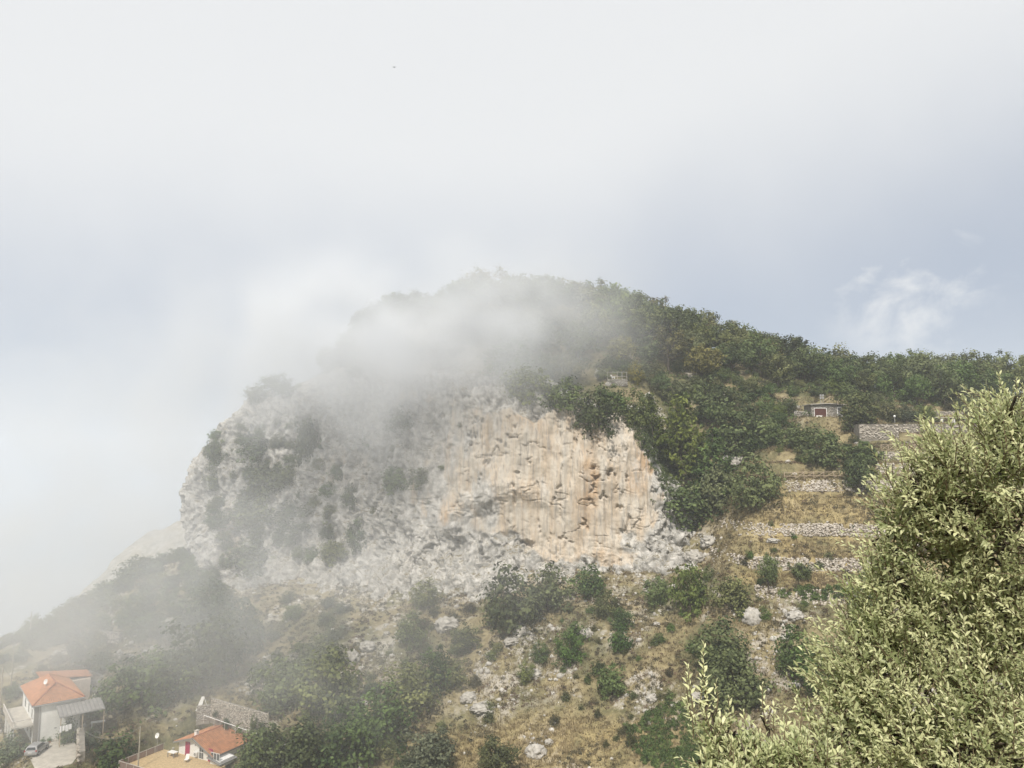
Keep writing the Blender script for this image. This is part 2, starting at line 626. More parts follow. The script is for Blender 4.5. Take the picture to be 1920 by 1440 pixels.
# the level behind the rock wall (inside the hill) and the far side of the left spur
for px_, z_ in ((500, -24), (650, -20), (800, -16), (950, -12), (1100, -9), (1220, -9)):
    q = at(px_, 900, 162)
    low_pts.append((q[0], q[1], CAMZ + z_ * K))
for q in ((0, 1275, 150), (130, 1215, 172), (260, 1150, 180), (340, 1120, 190), (-300, 1400, 160), (-300, 1450, 200), (100, 1300, 210), (340, 1200, 230), (-800, 1480, 160)):
    low_pts.append(at(*q))
f_low = tps_fit(low_pts, 3.0)
f_high = tps_fit([at(*q) for q in HIGH + RIGHT], 3.0)

_cl = np.array([at(*q)[:2] for q in ((365, 1000, 158), (372, 1010, 152), (445, 1020, 149), (540, 1030, 147), (640, 1030, 142), (730, 1050, 137),
                                     (830, 1050, 133), (930, 1040, 131.5), (1030, 1010, 130), (1125, 1020, 128), (1215, 1030, 126.5), (1285, 1030, 126), (1335, 1010, 127))])
X_NOSE, X_END = _cl[0, 0], _cl[-1, 0]
LEVELS = np.array([-60, -26.5, -21.6, -17.2, -11.7, -3.7, -0.4, 2.0, 6.2, 60.0]) + CAMZ
WALL_H = 2.1
PADS = []        # (x, y, yaw, half length, half width, z, blend)


def base_height(x, y):
    yc = np.interp(x, _cl[:, 0], _cl[:, 1])
    right = sstep(x, X_END - 3, X_END + 14)
    d = y - yc
    s = sstep(d, 3.5 - right * 6, 11.0 + right * 22) * sstep(x, X_NOSE + 1.0, X_NOSE + 9.0)
    lo, hi = f_low(x, y), f_high(x, y)
    return lo * (1 - s) + np.maximum(hi, lo) * s


def terrace_mask(x, y, z):
    ppx = 960 + FOC * x / (y * math.cos(PITCH) + (z - CAMZ) * math.sin(PITCH) + 1e-6)
    return sstep(ppx, 1330, 1420) * sstep(y, 80, 100) * (1 - sstep(z, CAMZ + 6.2, CAMZ + 7.5))


def terrace(z):
    i = np.clip(np.searchsorted(LEVELS, z, side="right") - 1, 0, len(LEVELS) - 2)
    a, b = LEVELS[i], LEVELS[i + 1]
    gap = b - a
    t = (z - a) / gap
    rz = WALL_H / gap
    tt = np.where(t < 0.8, t / 0.8 * (1 - rz), (1 - rz) + (t - 0.8) / 0.2 * rz)
    return np.where((z > LEVELS[1]) & (z < LEVELS[-2]), a + tt * gap, z)


def height(x, y, detail=True):
    x, y = np.asarray(x, float), np.asarray(y, float)
    z = base_height(x, y)
    m = terrace_mask(x, y, z)
    if detail:
        p = np.stack([np.ravel(x), np.ravel(y), np.zeros(x.size)], 1)
        nz = (fbm(p / 16.0, 4) * 1.5 + fbm(p / 3.1, 3) * 0.35).reshape(x.shape)
        nz = nz * sstep(y, 40, 85) * (1 - 0.8 * m)
        z = z + nz
    z = z * (1 - m) + terrace(z) * m
    for (cx, cy, yaw, hl, hw, pz, bl) in PADS:
        dx, dy = x - cx, y - cy
        u = dx * math.cos(yaw) + dy * math.sin(yaw)
        v = -dx * math.sin(yaw) + dy * math.cos(yaw)
        e = np.maximum(np.abs(u) - hl, np.abs(v) - hw)
        w = 1 - sstep(e, 0, bl)
        z = z * (1 - w) + pz * w
    return z


# level pads cut into the slope for the houses, drive and hut
H1N = at(61, 1325, 96)            # near eave corner of the hipped house
YAW1 = math.radians(41.0)
H1_BASE = CAMZ - 44.3
U1 = np.array([math.cos(YAW1), math.sin(YAW1)])
V1 = np.array([-math.sin(YAW1), math.cos(YAW1)])
c1 = H1N[:2] + U1 * 3.6 + V1 * 6.9
PADS.append((c1[0], c1[1], YAW1, 4.6, 7.8, H1_BASE - 0.05, 4.0))
cd = H1N[:2] + U1 * 2.6 - V1 * 5.5
PADS.append((cd[0], cd[1], YAW1, 3.4, 6.0, H1_BASE - 0.1, 3.0))
H2A = at(360, 1384, 97)           # front gable apex of the second house
YAW2 = math.radians(-27.0)
H2_FLOOR = CAMZ - 46.6
U2 = np.array([math.cos(YAW2), math.sin(YAW2)])
V2 = np.array([-math.sin(YAW2), math.cos(YAW2)])
c2 = H2A[:2] + V2 * 4.0
PADS.append((c2[0], c2[1], YAW2, 6.5, 6.0, H2_FLOOR - 0.1, 3.0))
c2p = H2A[:2] - V2 * 4.0 - U2 * 1.5
PADS.append((c2p[0], c2p[1], YAW2, 7.0, 4.5, H2_FLOOR - 2.4, 3.0))
HUT = at(1552, 782, 136)
PADS.append((HUT[0], HUT[1] + 3.0, 0.0, 6.0, 4.0, HUT[2], 3.0))


def axis(parts):
    out = []
    for a, b, s in parts:
        out += list(np.arange(a, b, s))
    out.append(parts[-1][1])
    return np.array(out)


GX = axis([(-4000, -600, 400), (-600, -200, 25), (-200, -115, 3.0), (-115, 125, 0.62), (125, 220, 3.0), (220, 620, 25), (620, 4000, 400)])
GY = axis([(-2000, -100, 250), (-100, 0, 10), (0, 85, 2.2), (85, 205, 0.62), (205, 300, 3.0), (300, 700, 25), (700, 5000, 400)])
XX, YY = np.meshgrid(GX, GY)
cxx, cyy = np.clip(XX, -160, 190), np.clip(YY, -60, 262)
ZZ = height(cxx, cyy)
far = np.hypot(XX - cxx, YY - cyy)
ZZ = ZZ - far * 0.55 * sstep(far, 0, 60)
ZZ = np.maximum(ZZ, CAMZ - 330)
ny, nx = XX.shape
Vh = np.stack([XX.ravel(), YY.ravel(), ZZ.ravel()], 1)
ii = np.arange(ny * nx).reshape(ny, nx)
Fh = np.stack([ii[:-1, :-1].ravel(), ii[:-1, 1:].ravel(), ii[1:, 1:].ravel(), ii[1:, :-1].ravel()], 1)


def rock_mask(x, y, z):
    """where the bare limestone breaks through the slope"""
    p = np.stack([x, y, z * 0.5], 1)
    f = (y * math.cos(PITCH) + (z - CAMZ) * math.sin(PITCH))
    ppx = 960 + FOC * x / np.maximum(f, 1)
    ppy = 720 - FOC * (-y * math.sin(PITCH) + (z - CAMZ) * math.cos(PITCH)) / np.maximum(f, 1)
    m = sstep(fbm(p / 9.0, 4), 0.12, 0.42) * 0.75
    for (qx, qy, rx, ry, w) in ((720, 1105, 170, 45, 1), (960, 1080, 120, 30, .9), (1220, 1075, 90, 40, 1), (650, 1230, 60, 80, .75), (760, 1270, 70, 70, .5),
                                (1000, 1250, 70, 80, .7), (920, 1320, 80, 30, .8), (1010, 1390, 40, 40, .9), (1180, 1115, 80, 40, .8), (1320, 1030, 60, 40, .9),
                                (1250, 1300, 70, 25, .6), (1410, 1150, 40, 30, .9), (1490, 1150, 40, 25, .7), (1100, 1190, 80, 30, .5), (230, 1140, 80, 60, .5),
                                (310, 1110, 60, 60, .6), (140, 1405, 30, 40, .7), (190, 1330, 60, 30, .4), (300, 1325, 60, 40, .5), (850, 640, 60, 70, 1.0), (1480, 790, 70, 40, .9)):
        m = np.maximum(m, w * np.exp(-((ppx - qx) / rx) ** 2 - ((ppy - qy) / ry) ** 2) * (0.75 + 0.9 * fbm(p / 4.0, 3)))
    m = m * (1 - .8 * sstep(ppx, 1330, 1400) * (1 - sstep(ppy, 1090, 1130)))
    return np.clip(m, 0, 1)


rk = rock_mask(Vh[:, 0], Vh[:, 1], Vh[:, 2])


def straw_mask(x, y, z):
    """ledges of cured yellow grass"""
    f = np.maximum(y * math.cos(PITCH) + (z - CAMZ) * math.sin(PITCH), 1)
    ppx = 960 + FOC * x / f
    ppy = 720 - FOC * (-y * math.sin(PITCH) + (z - CAMZ) * math.cos(PITCH)) / f
    m = np.exp(-((ppx - 1060) / 230) ** 2 - ((ppy - 1395) / 48) ** 2)
    m = np.maximum(m, .7 * sstep(ppx, 1330, 1420) * sstep(ppy, 905, 930) * (1 - sstep(ppy, 1090, 1130)))
    return np.clip(m * (1 + .6 * fbm(np.stack([x, y, z], 1) / 7.0, 3)), 0, 1)


sw = straw_mask(Vh[:, 0], Vh[:, 1], Vh[:, 2])
hill = add_obj("hillside", npmesh("hillside", Vh, Fh, {"rock": rk, "straw": sw}, smooth=True), M["hill"])
hill["kind"] = "structure"
core = (YY.ravel() > 10) & (YY.ravel() < 300) & (np.abs(XX.ravel()) < 200)
fc = Fh[core[Fh].all(1)]
BVH_HILL = BVHTree.FromPolygons(Vh.tolist(), fc.tolist())
print("hill", len(Fh), round(time.time() - T0, 1))

# sea far below, lost in the mist
sea_m, sn_, sl_, sb_ = new_mat("sea_water")
sb_.inputs["Base Color"].default_value = (0.10, 0.19, 0.27, 1)
sb_.inputs["Roughness"].default_value = 0.35
sea = add_obj("sea", MB().face((-9000, 200, CAMZ - 320), (6000, 200, CAMZ - 320), (6000, 12000, CAMZ - 320), (-9000, 12000, CAMZ - 320)).mesh("sea"), sea_m)
sea["kind"] = "structure"

# ================================================================== the cliff
COLS = [
    [(1352, 1050, 122), (1345, 1020, 127), (1330, 995, 130), (1320, 985, 132), (1312, 975, 134), (1325, 965, 142)],
    [(1302, 1075, 121), (1297, 1040, 125.5), (1282, 1000, 127.5), (1264, 945, 129), (1252, 905, 131.5), (1268, 885, 141)],
    [(1225, 1100, 122.5), (1220, 1040, 126.3), (1213, 965, 128), (1206, 880, 129.5), (1192, 800, 132.5), (1215, 770, 143)],
    [(1130, 1095, 125), (1126, 1030, 128), (1121, 945, 128.6), (1116, 862, 129.5), (1108, 775, 132.5), (1120, 745, 145)],
    [(1030, 1095, 126), (1030, 1020, 130), (1030, 935, 130.2), (1030, 850, 131), (1030, 752, 134), (1030, 715, 147)],
    [(930, 1135, 126), (930, 1045, 131.3), (930, 950, 132.4), (930, 850, 133), (930, 735, 136), (930, 700, 148)],
    [(830, 1155, 128), (830, 1060, 133), (830, 965, 134.5), (830, 860, 135.6), (830, 728, 139), (830, 690, 150)],
    [(730, 1150, 131), (730, 1060, 137), (730, 965, 139.5), (730, 860, 140.5), (730, 728, 143.5), (730, 690, 153)],
    [(640, 1135, 136), (640, 1040, 142), (640, 955, 145), (640, 850, 146), (640, 735, 149.5), (640, 690, 157)],
    [(540, 1130, 140), (540, 1040, 147), (535, 945, 150), (530, 850, 152), (520, 755, 155.5), (520, 738, 163)],
    [(450, 1120, 143), (445, 1030, 149), (440, 945, 151), (440, 850, 154), (455, 772, 157.5), (470, 755, 166)],
    [(385, 1085, 148), (372, 1015, 152), (366, 945, 154), (374, 872, 156), (432, 790, 160), (455, 770, 170)],
    [(368, 1075, 157), (360, 1005, 158.5), (357, 942, 160), (368, 872, 163), (430, 792, 167), (455, 775, 177)],
    [(385, 1060, 172), (376, 1000, 175), (374, 940, 178), (385, 870, 182), (440, 795, 186), (470, 780, 194)],
    [(430, 1060, 192), (425, 1000, 196), (425, 940, 198), (435, 870, 200), (480, 800, 203), (510, 790, 206)],
]
CP = np.array([[at(*q) for q in c] for c in COLS])


def catmull(P, t):
    """interpolate along axis 0 at parameters t in [0, n-1]"""
    n = len(P)
    i = np.clip(np.floor(t).astype(int), 0, n - 2)
    f = (t - i).reshape(-1, *([1] * (P.ndim - 1)))
    g = lambda k: P[np.clip(i + k, 0, n - 1)]
    a, b, c, d = g(-1), g(0), g(1), g(2)
    return 0.5 * ((2 * b) + (-a + c) * f + (2 * a - 5 * b + 4 * c - d) * f ** 2 + (-a + 3 * b - 3 * c + d) * f ** 3)


NU, NV = 710, 305
tu = np.linspace(0, len(COLS) - 1, NU)
tv = np.concatenate([np.linspace(0, 4, int(NV * 0.88)), np.linspace(4, 5, NV - int(NV * 0.88) + 1)[1:]])
G = catmull(CP, tu)
G = np.swapaxes(catmull(np.swapaxes(G, 0, 1), tv), 0, 1)      # NU x NV x 3
NV = G.shape[1]
du = np.gradient(G, axis=0)
dv = np.gradient(G, axis=1)
nrm = np.cross(dv, du)
nrm /= np.linalg.norm(nrm, axis=2)[..., None] + 1e-9
if (nrm[NU // 3, NV // 2] @ np.array([0, -1, 0])) < 0:
    nrm = -nrm
Pc = G.reshape(-1, 3)
nf = nrm.reshape(-1, 3)
fz = Pc[:, 1] * math.cos(PITCH) + (Pc[:, 2] - CAMZ) * math.sin(PITCH)
cpx = 960 + FOC * Pc[:, 0] / fz
cpy = 720 - FOC * (-Pc[:, 1] * math.sin(PITCH) + (Pc[:, 2] - CAMZ) * math.cos(PITCH)) / fz
vv = np.broadcast_to(tv, (NU, NV)).reshape(-1)
uu = np.repeat(tu, NV)
edge_n = fbm(Pc / 9.0, 4) * 120
wall_m = sstep(cpx + edge_n, 740, 880) * (1 - sstep(cpx + edge_n * 0.5, 1225, 1265)) * sstep(cpy + edge_n * .4, 740, 775) * (1 - sstep(cpy + edge_n * .6, 1005, 1050))
# a pale arched rib breaks the wall low down on the left
rib = np.exp(-((cpy - (985 - 70 * np.exp(-((cpx - 960) / 110) ** 2))) / 22) ** 2) * sstep(cpx, 800, 860) * (1 - sstep(cpx, 990, 1060))
lowcrag = (1 - sstep(cpx, 960, 1000)) * sstep(cpy + edge_n * .3, 985, 1010)
wall_m = np.clip(wall_m * (1 - lowcrag), 0, 1)
crag = 1 - wall_m
fl = np.stack([Pc[:, 0], Pc[:, 1], Pc[:, 2] * 0.085], 1)
disp = fbm(Pc / 11.0, 3) * 1.7 * (0.55 + 0.45 * crag)
cs = Pc + np.stack([fbm(Pc / 5 + 3, 3), fbm(Pc / 5 + 13, 3), fbm(Pc / 5 + 23, 3)], 1) * 1.3
butt = ridged(cs / np.array([9.0, 9.0, 20.0]), 3, .5)
ca, cb_, cc_, cf_ = worley(cs / np.array([3.2, 3.2, 8.0]))
da, db_, dc_, df_ = worley(cs / np.array([1.2, 1.2, 2.9]) + 31)
rough = .07 + .68 * crag
disp += rough * ((cc_ - .5) * 1.1 + cf_ * 1.5 - .55 * (1 - sstep(cb_ - ca, 0, .10)) * crag + (dc_ - .5) * .35 + df_ * .85 - .25 * (1 - sstep(db_ - da, 0, .13)) * crag + fbm(Pc / 0.7, 2) * .12)
disp += crag * (butt * 1.1 + ridged(fl / 2.2 + 60, 3, .5) * .42)
disp += wall_m * (ridged(fl / 1.9, 4, 0.6) * 0.42 + fbm(fl / 3.6, 3) * 0.9 + fbm(Pc / 1.1, 3) * 0.06 - 0.4)
disp -= crag * disp[crag > .5].mean()
cl1 = np.exp(-(np.abs(fbm(np.stack([Pc[:, 0] / 5.0, Pc[:, 1] / 5.0, Pc[:, 2] / 34.0], 1) + 200, 4)) / .028) ** 2)
cl2 = np.exp(-(np.abs(fbm(np.stack([Pc[:, 0] / 7.0, Pc[:, 1] / 7.0, Pc[:, 2] / 7.0], 1) + 240, 4)) / .022) ** 2)
disp -= cl1 * .85 * sstep(fbm(Pc / 8.0 + 61, 2), -.25, .2) + cl2 * .6 * sstep(fbm(Pc / 8.0 + 91, 2), 0, .3)
shelf = np.abs(fbm(np.stack([Pc[:, 0] / 12, Pc[:, 1] / 12, Pc[:, 2] / 3.2], 1), 3))
disp += wall_m * -0.4 * np.exp(-(shelf / 0.035) ** 2) * sstep(fbm(Pc / 6.0 + 31, 2), 0.05, 0.3)
disp += rib * 0.8 * (1 + 0.4 * ridged(Pc / 2.2, 3))
CAVES = [(1108, 874, 9, 7, 1.8), (1120, 896, 8, 9, 1.7), (1142, 889, 10, 9, 2.0), (1132, 931, 8, 8, 1.3), (1113, 914, 6, 7, 1.2), (1108, 940, 5, 6, 1.1), (936, 828, 8, 10, 1.4),
         (885, 829, 5, 7, 1.0), (969, 888, 7, 6, 1.0), (965, 823, 5, 5, 0.9), (890, 787, 6, 8, 1.0), (902, 793, 6, 8, 1.0), (1055, 1007, 5, 6, 0.9), (1092, 978, 7, 10, 1.1),
         (1162, 950, 6, 8, 1.0), (1114, 942, 5, 7, 0.9), (1175, 895, 5, 8, 1.0), (840, 838, 12, 5, 0.9), (822, 878, 6, 5, 0.8), (992, 864, 5, 4, 0.8), (1066, 1015, 5, 4, .8),
         (1125, 1017, 6, 5, .8), (1170, 998, 20, 6, .9), (985, 1018, 26, 10, 2.2), (1225, 915, 7, 6, 0.8), (1230, 1000, 9, 7, 1.0), (630, 880, 16, 14, 2.0), (770, 1090, 10, 7, 1.2),
         (545, 905, 10, 10, 1.4), (905, 1045, 12, 9, 1.5), (850, 1030, 9, 8, 1.2), (440, 1000, 20, 40, 2.2), (395, 1080, 12, 30, 2.0), (700, 905, 14, 12, 1.3)]
wx = fbm(Pc / 1.5 + 7, 3) * 9
wy = fbm(Pc / 1.5 + 27, 3) * 8
for (qx, qy, rx, ry, dd) in CAVES:
    e = np.sqrt(((cpx + wx - qx) / (rx * .85)) ** 2 + ((cpy + wy - qy) / (ry * .85)) ** 2)
    disp -= dd * .8 * (1 - sstep(e, 0.3, 1.2))
fade = sstep(vv, 0.0, 0.35) * (1 - 0.75 * sstep(vv, 4.25, 5.0)) * sstep(uu, 0, 0.25)
disp *= fade
Vc = Pc + nf * disp[:, None]
# lean outcropping in the crags: side-to-side tearing of the surface
tear = np.stack([fbm(Pc / 2.6 + 50, 3), fbm(Pc / 2.6 + 80, 3), fbm(Pc / 2.6 + 110, 3)], 1) * (0.35 * crag * fade)[:, None]
Vc = Vc + tear
warm = np.clip(wall_m * (0.40 + 0.65 * np.exp(-((cpx - 1080) / 150) ** 2)) + 0.32 * np.exp(-((cpx - 640) / 60) ** 2 - ((cpy - 880) / 60) ** 2)
               + 0.35 * np.exp(-((cpx - 430) / 30) ** 2 - ((cpy - 1010) / 60) ** 2), 0, 1)
jj = np.arange(NU * NV).reshape(NU, NV)
Fc = np.stack([jj[:-1, :-1].ravel(), jj[1:, :-1].ravel(), jj[1:, 1:].ravel(), jj[:-1, 1:].ravel()], 1)
cliff = add_obj("cliff", npmesh("cliff", Vc, Fc, {"warm": warm, "crag": crag}, smooth=False), M["cliff"])
cliff["kind"] = "structure"
sel_u, sel_v = np.arange(0, NU, 3), np.arange(0, NV, 3)
Gs = Vc.reshape(NU, NV, 3)[sel_u][:, sel_v]
js = np.arange(len(sel_u) * len(sel_v)).reshape(len(sel_u), len(sel_v))
Fs = np.stack([js[:-1, :-1].ravel(), js[1:, :-1].ravel(), js[1:, 1:].ravel(), js[:-1, 1:].ravel()], 1)
BVH_CLIFF = BVHTree.FromPolygons(Gs.reshape(-1, 3).tolist(), Fs.tolist())
print("cliff", len(Fc), round(time.time() - T0, 1))

# a pale scree slope on the next spur of the coast, almost gone in the mist
fx = np.linspace(-210, -60, 150)
fy = np.linspace(0, 1, 40)
FX, FT = np.meshgrid(fx, fy)
crest_px = np.array([-300, 60, 130, 200, 260, 330, 420])
crest_py = np.array([1190, 1112, 1085, 1050, 1018, 990, 960])
FY = 300 + FT * 90 - 60 * (1 - FT)
pxx = 960 + FOC * FX / 380.0
FZ = CAMZ + 390 * (865 - np.interp(pxx, crest_px, crest_py)) / FOC - (1 - FT) * 75
pp = np.stack([FX.ravel(), FY.ravel(), FZ.ravel()], 1)
FZ = FZ + (ridged(pp / 30, 4) * 3.5).reshape(FZ.shape)
kk = np.arange(FX.size).reshape(FX.shape)
FXf = np.vstack([FX, FX[-1:]]); FYf = np.vstack([FY, FY[-1:] + 40]); FZf = np.vstack([FZ, FZ[-1:] - 60])
kk = np.arange(FXf.size).reshape(FXf.shape)
far_hill = add_obj("far_hill", npmesh("far_hill", np.stack([FXf.ravel(), FYf.ravel(), FZf.ravel()], 1),
                   np.stack([kk[:-1, :-1].ravel(), kk[:-1, 1:].ravel(), kk[1:, 1:].ravel(), kk[1:, :-1].ravel()], 1),
                   {"rock": np.full(FXf.size, 0.9)}), M["hill"])
far_hill["kind"] = "structure"


def hit(px, py, cliff_ok=True):
    """where the camera's ray through a pixel meets the ground or the rock"""
    d = Vector(ray_dir(px, py)).normalized()
    o = Vector((0, 0, CAMZ))
    best = None
    for t in ([BVH_HILL, BVH_CLIFF] if cliff_ok else [BVH_HILL]):
        p, nn, i, dist = t.ray_cast(o, d)
        if p is not None and dist > 30 and (best is None or dist < best[1]):
            best = (p, dist, t is BVH_CLIFF)
    return best


def ground_z(x, y):
    p, nn, i, dist = BVH_HILL.ray_cast(Vector((x, y, 500)), Vector((0, 0, -1)))
    return p.z if p is not None else None
print("terrain done", round(time.time() - T0, 1))

# ================================================================== dry-stone walls and loose stones
def ico(sub=1):
    t = (1 + 5 ** 0.5) / 2
    v = [(-1, t, 0), (1, t, 0), (-1, -t, 0), (1, -t, 0), (0, -1, t), (0, 1, t), (0, -1, -t), (0, 1, -t), (t, 0, -1), (t, 0, 1), (-t, 0, -1), (-t, 0, 1)]
    f = [(0, 11, 5), (0, 5, 1), (0, 1, 7), (0, 7, 10), (0, 10, 11), (1, 5, 9), (5, 11, 4), (11, 10, 2), (10, 7, 6), (7, 1, 8), (3, 9, 4), (3, 4, 2), (3, 2, 6), (3, 6, 8), (3, 8, 9),
         (4, 9, 5), (2, 4, 11), (6, 2, 10), (8, 6, 7), (9, 8, 1)]
    v = [Vector(q).normalized() for q in v]
    for _ in range(sub):
        mid, nf_ = {}, []

        def m_(a, b):
            k = (min(a, b), max(a, b))
            if k not in mid:
                v.append(((v[a] + v[b]) / 2).normalized())
                mid[k] = len(v) - 1
            return mid[k]
        for a, b, c in f:
            ab, bc, ca = m_(a, b), m_(b, c), m_(c, a)
            nf_ += [(a, ab, ca), (b, bc, ab), (c, ca, bc), (ab, bc, ca)]
        f = nf_
    return np.array([tuple(q) for q in v]), np.array(f)


ICO0 = ico(0)
ICO1 = ico(1)
ICO2 = ico(2)


def rand_rot(n, r):
    q = r.normal(size=(n, 4))
    q /= np.linalg.norm(q, axis=1)[:, None]
    w, x, y, z = q.T
    return np.stack([np.stack([1 - 2 * (y * y + z * z), 2 * (x * y - z * w), 2 * (x * z + y * w)], 1),
                     np.stack([2 * (x * y + z * w), 1 - 2 * (x * x + z * z), 2 * (y * z - x * w)], 1),
                     np.stack([2 * (x * z - y * w), 2 * (y * z + x * w), 1 - 2 * (x * x + y * y)], 1)], 1)


def stones_mesh(name, pos, size, r, flat=0.75):
    """many angular stones in one mesh"""
    v, f = ICO0
    n = len(pos)
    sc = np.stack([size * r.uniform(.8, 1.2, n), size * r.uniform(.75, 1.1, n), size * r.uniform(.6, 1.0, n) * flat / .75], 1)
    jit = r.uniform(.72, 1.28, (n, len(v), 1))
    P = v[None] * jit
    P = np.einsum("nij,nvj->nvi", rand_rot(n, r), P) * sc[:, None] + pos[:, None]
    F = (f[None] + (np.arange(n) * len(v))[:, None, None]).reshape(-1, 3)
    return npmesh(name, P.reshape(-1, 3), F, {"tint": np.repeat(np.clip(r.normal(.5, .22, n), 0, 1), len(v))})


def solve_y(x, zt, y0=85, y1=205):
    """first y where the un-terraced slope reaches height zt"""
    ys = np.arange(y0, y1, 0.5)
    z = base_height(np.full(len(ys), x), ys)
    k = np.argmax(z > zt)
    return ys[k] if z[k] > zt else None


WALLS = [  # level index, px from, px to, label
    (2, 1440, 1680, "low dry-stone terrace wall above the bright green hedge strip"),
    (3, 1360, 1690, "rubble terrace wall between two ochre grass ledges, second below the round bushes"),
    (4, 1325, 1700, "long broken dry-stone terrace wall just right of the cliff foot"),
    (5, 1470, 1720, "white rubble terrace wall under the wooden cross-rail fence"),
    (6, 1640, 1760, "stone terrace wall directly right of the trunked round tree"),
    (7, 1630, 1800, "brown stone terrace wall below the cross lattice fence"),
]
wall_line = {}
wr = np.random.default_rng(21)
for (k, pa, pb, lab) in WALLS:
    l, gap = LEVELS[k], LEVELS[k] - LEVELS[k - 1]
    ppos, psz = [], []
    ys_ = solve_y(at((pa + pb) / 2, 950, 118)[0], l) or 140
    xa, xb = (pa - 960) / FOC * ys_, (pb - 960) / FOC * ys_
    line = []
    for x in np.arange(xa, xb, 0.33):
        yb, yt = solve_y(x, l - 0.2 * gap), solve_y(x, l)
        if yb is None or yt is None:
            continue
        line.append((x, yt, l))
        broken = 0.5 + 0.5 * math.sin(x * 0.55 + k * 2.1) + 0.35 * math.sin(x * 1.9 + k)
        hmax = WALL_H * (1.0 if broken > -.1 else 0.65)
        for s in np.arange(0, hmax, 0.2):
            t = s / WALL_H
            ppos.append((x + wr.normal(0, .13), yb + (yt - yb) * t - 0.22 + wr.normal(0, .08), l - WALL_H + s + wr.normal(0, .05)))
            psz.append(wr.uniform(.14, .32))
    wall_line[k] = line
    if not ppos:
        continue
    mid = np.mean(ppos, axis=0)
    w = thing("terrace_wall", lab, "stone wall", mid, group="dry-stone walls of the terraces")
    st = add_obj("stones", stones_mesh("stones", np.array(ppos) - mid, np.array(psz), wr), M["drystone"], w)
    st["kind"] = "stuff"


def stone_wall(name, label, cat, A, B, h, thick, z0a, z0b, mat="drystone", cap=False, group=None, size=(.12, .24), dens=1.0):
    """an upright wall from A to B (xy) with a mortar core and proud stones on the side that faces the camera"""
    A, B = np.array(A, float), np.array(B, float)
    L = np.linalg.norm(B - A)
    d = (B - A) / L
    nn = np.array([d[1], -d[0]])
    if nn @ (-A) < 0:
        nn = -nn
    mid = (A + B) / 2
    zb = (z0a + z0b) / 2
    root = thing(name, label, cat, (mid[0], mid[1], zb), group=group)
    q = MB()
    a0, b0 = A - mid, B - mid
    t0, t1 = nn * 0.0, -nn * thick
    v = []
    for (p, zz) in ((a0, z0a - zb), (b0, z0b - zb)):
        for t in (t0, t1):
            v += [(p[0] + t[0], p[1] + t[1], zz - 0.6), (p[0] + t[0], p[1] + t[1], zz + h)]
    b = v
    q.v = b
    q.f = [(0, 1, 5, 4), (2, 6, 7, 3), (1, 3, 7, 5), (0, 2, 3, 1), (4, 5, 7, 6)]
    q.build("core", M["mortar"], root)
    n = int(L * (h + .2) * 11 * dens * (0.18 / np.mean(size)) ** 2)
    u, s = wr.uniform(0, L, n), wr.uniform(0, h, n)
    zz = z0a + (z0b - z0a) * u / L - zb
    pos = np.stack([a0[0] + d[0] * u + nn[0] * 0.0, a0[1] + d[1] * u + nn[1] * 0.0, zz + s], 1)
    st = add_obj("stones", stones_mesh("stones", pos, wr.uniform(size[0], size[1], n), wr), M[mat], root)
    st["kind"] = "stuff"
    if cap:
        c = MB()
        c.slab([(a0[0] + nn[0] * .1, a0[1] + nn[1] * .1, z0a - zb + h + .14), (b0[0] + nn[0] * .1, b0[1] + nn[1] * .1, z0b - zb + h + .14),
                (b0[0] - nn[0] * (thick + .1), b0[1] - nn[1] * (thick + .1), z0b - zb + h + .14), (a0[0] - nn[0] * (thick + .1), a0[1] - nn[1] * (thick + .1), z0a - zb + h + .14)], .135)
        c.build("coping", M["mortar"], root)
    return root


# ================================================================== plants
def tube_np(pts, radii, n=6):
    pts = np.array(pts, float)
    V, F = [], []
    for i, p in enumerate(pts):
        d = pts[min(i + 1, len(pts) - 1)] - pts[max(i - 1, 0)]
        d /= np.linalg.norm(d) + 1e-9
        a = np.cross(d, [0.3, 0.2, 0.9] if abs(d[2]) < .9 else [1, 0, 0])
        a /= np.linalg.norm(a)
        c = np.cross(d, a)
        for k in range(n):
            t = 2 * math.pi * k / n
            V.append(p + (a * math.cos(t) + c * math.sin(t)) * radii[i])
    for i in range(len(pts) - 1):
        for k in range(n):
            k2 = (k + 1) % n
            F.append((i * n + k, i * n + k2, (i + 1) * n + k2, (i + 1) * n + k))
    return V, F


def leaf_quads(c, nrm_, size, r, aspect=0.62):
    """c (n,3) centres, nrm_ (n,3) facing, size (n,) -> verts, faces"""
    n = len(c)
    nrm_ = nrm_ / (np.linalg.norm(nrm_, axis=1)[:, None] + 1e-9)
    t = np.cross(nrm_, r.normal(size=(n, 3)))
    t /= np.linalg.norm(t, axis=1)[:, None] + 1e-9
    b = np.cross(nrm_, t)
    L, W = size[:, None], (size * aspect)[:, None]
    V = np.stack([c - t * L, c - b * W + nrm_ * L * .18, c + t * L, c + b * W - nrm_ * L * .1], 1).reshape(-1, 3)
    F = np.arange(4 * n).reshape(n, 4)
    return V, F


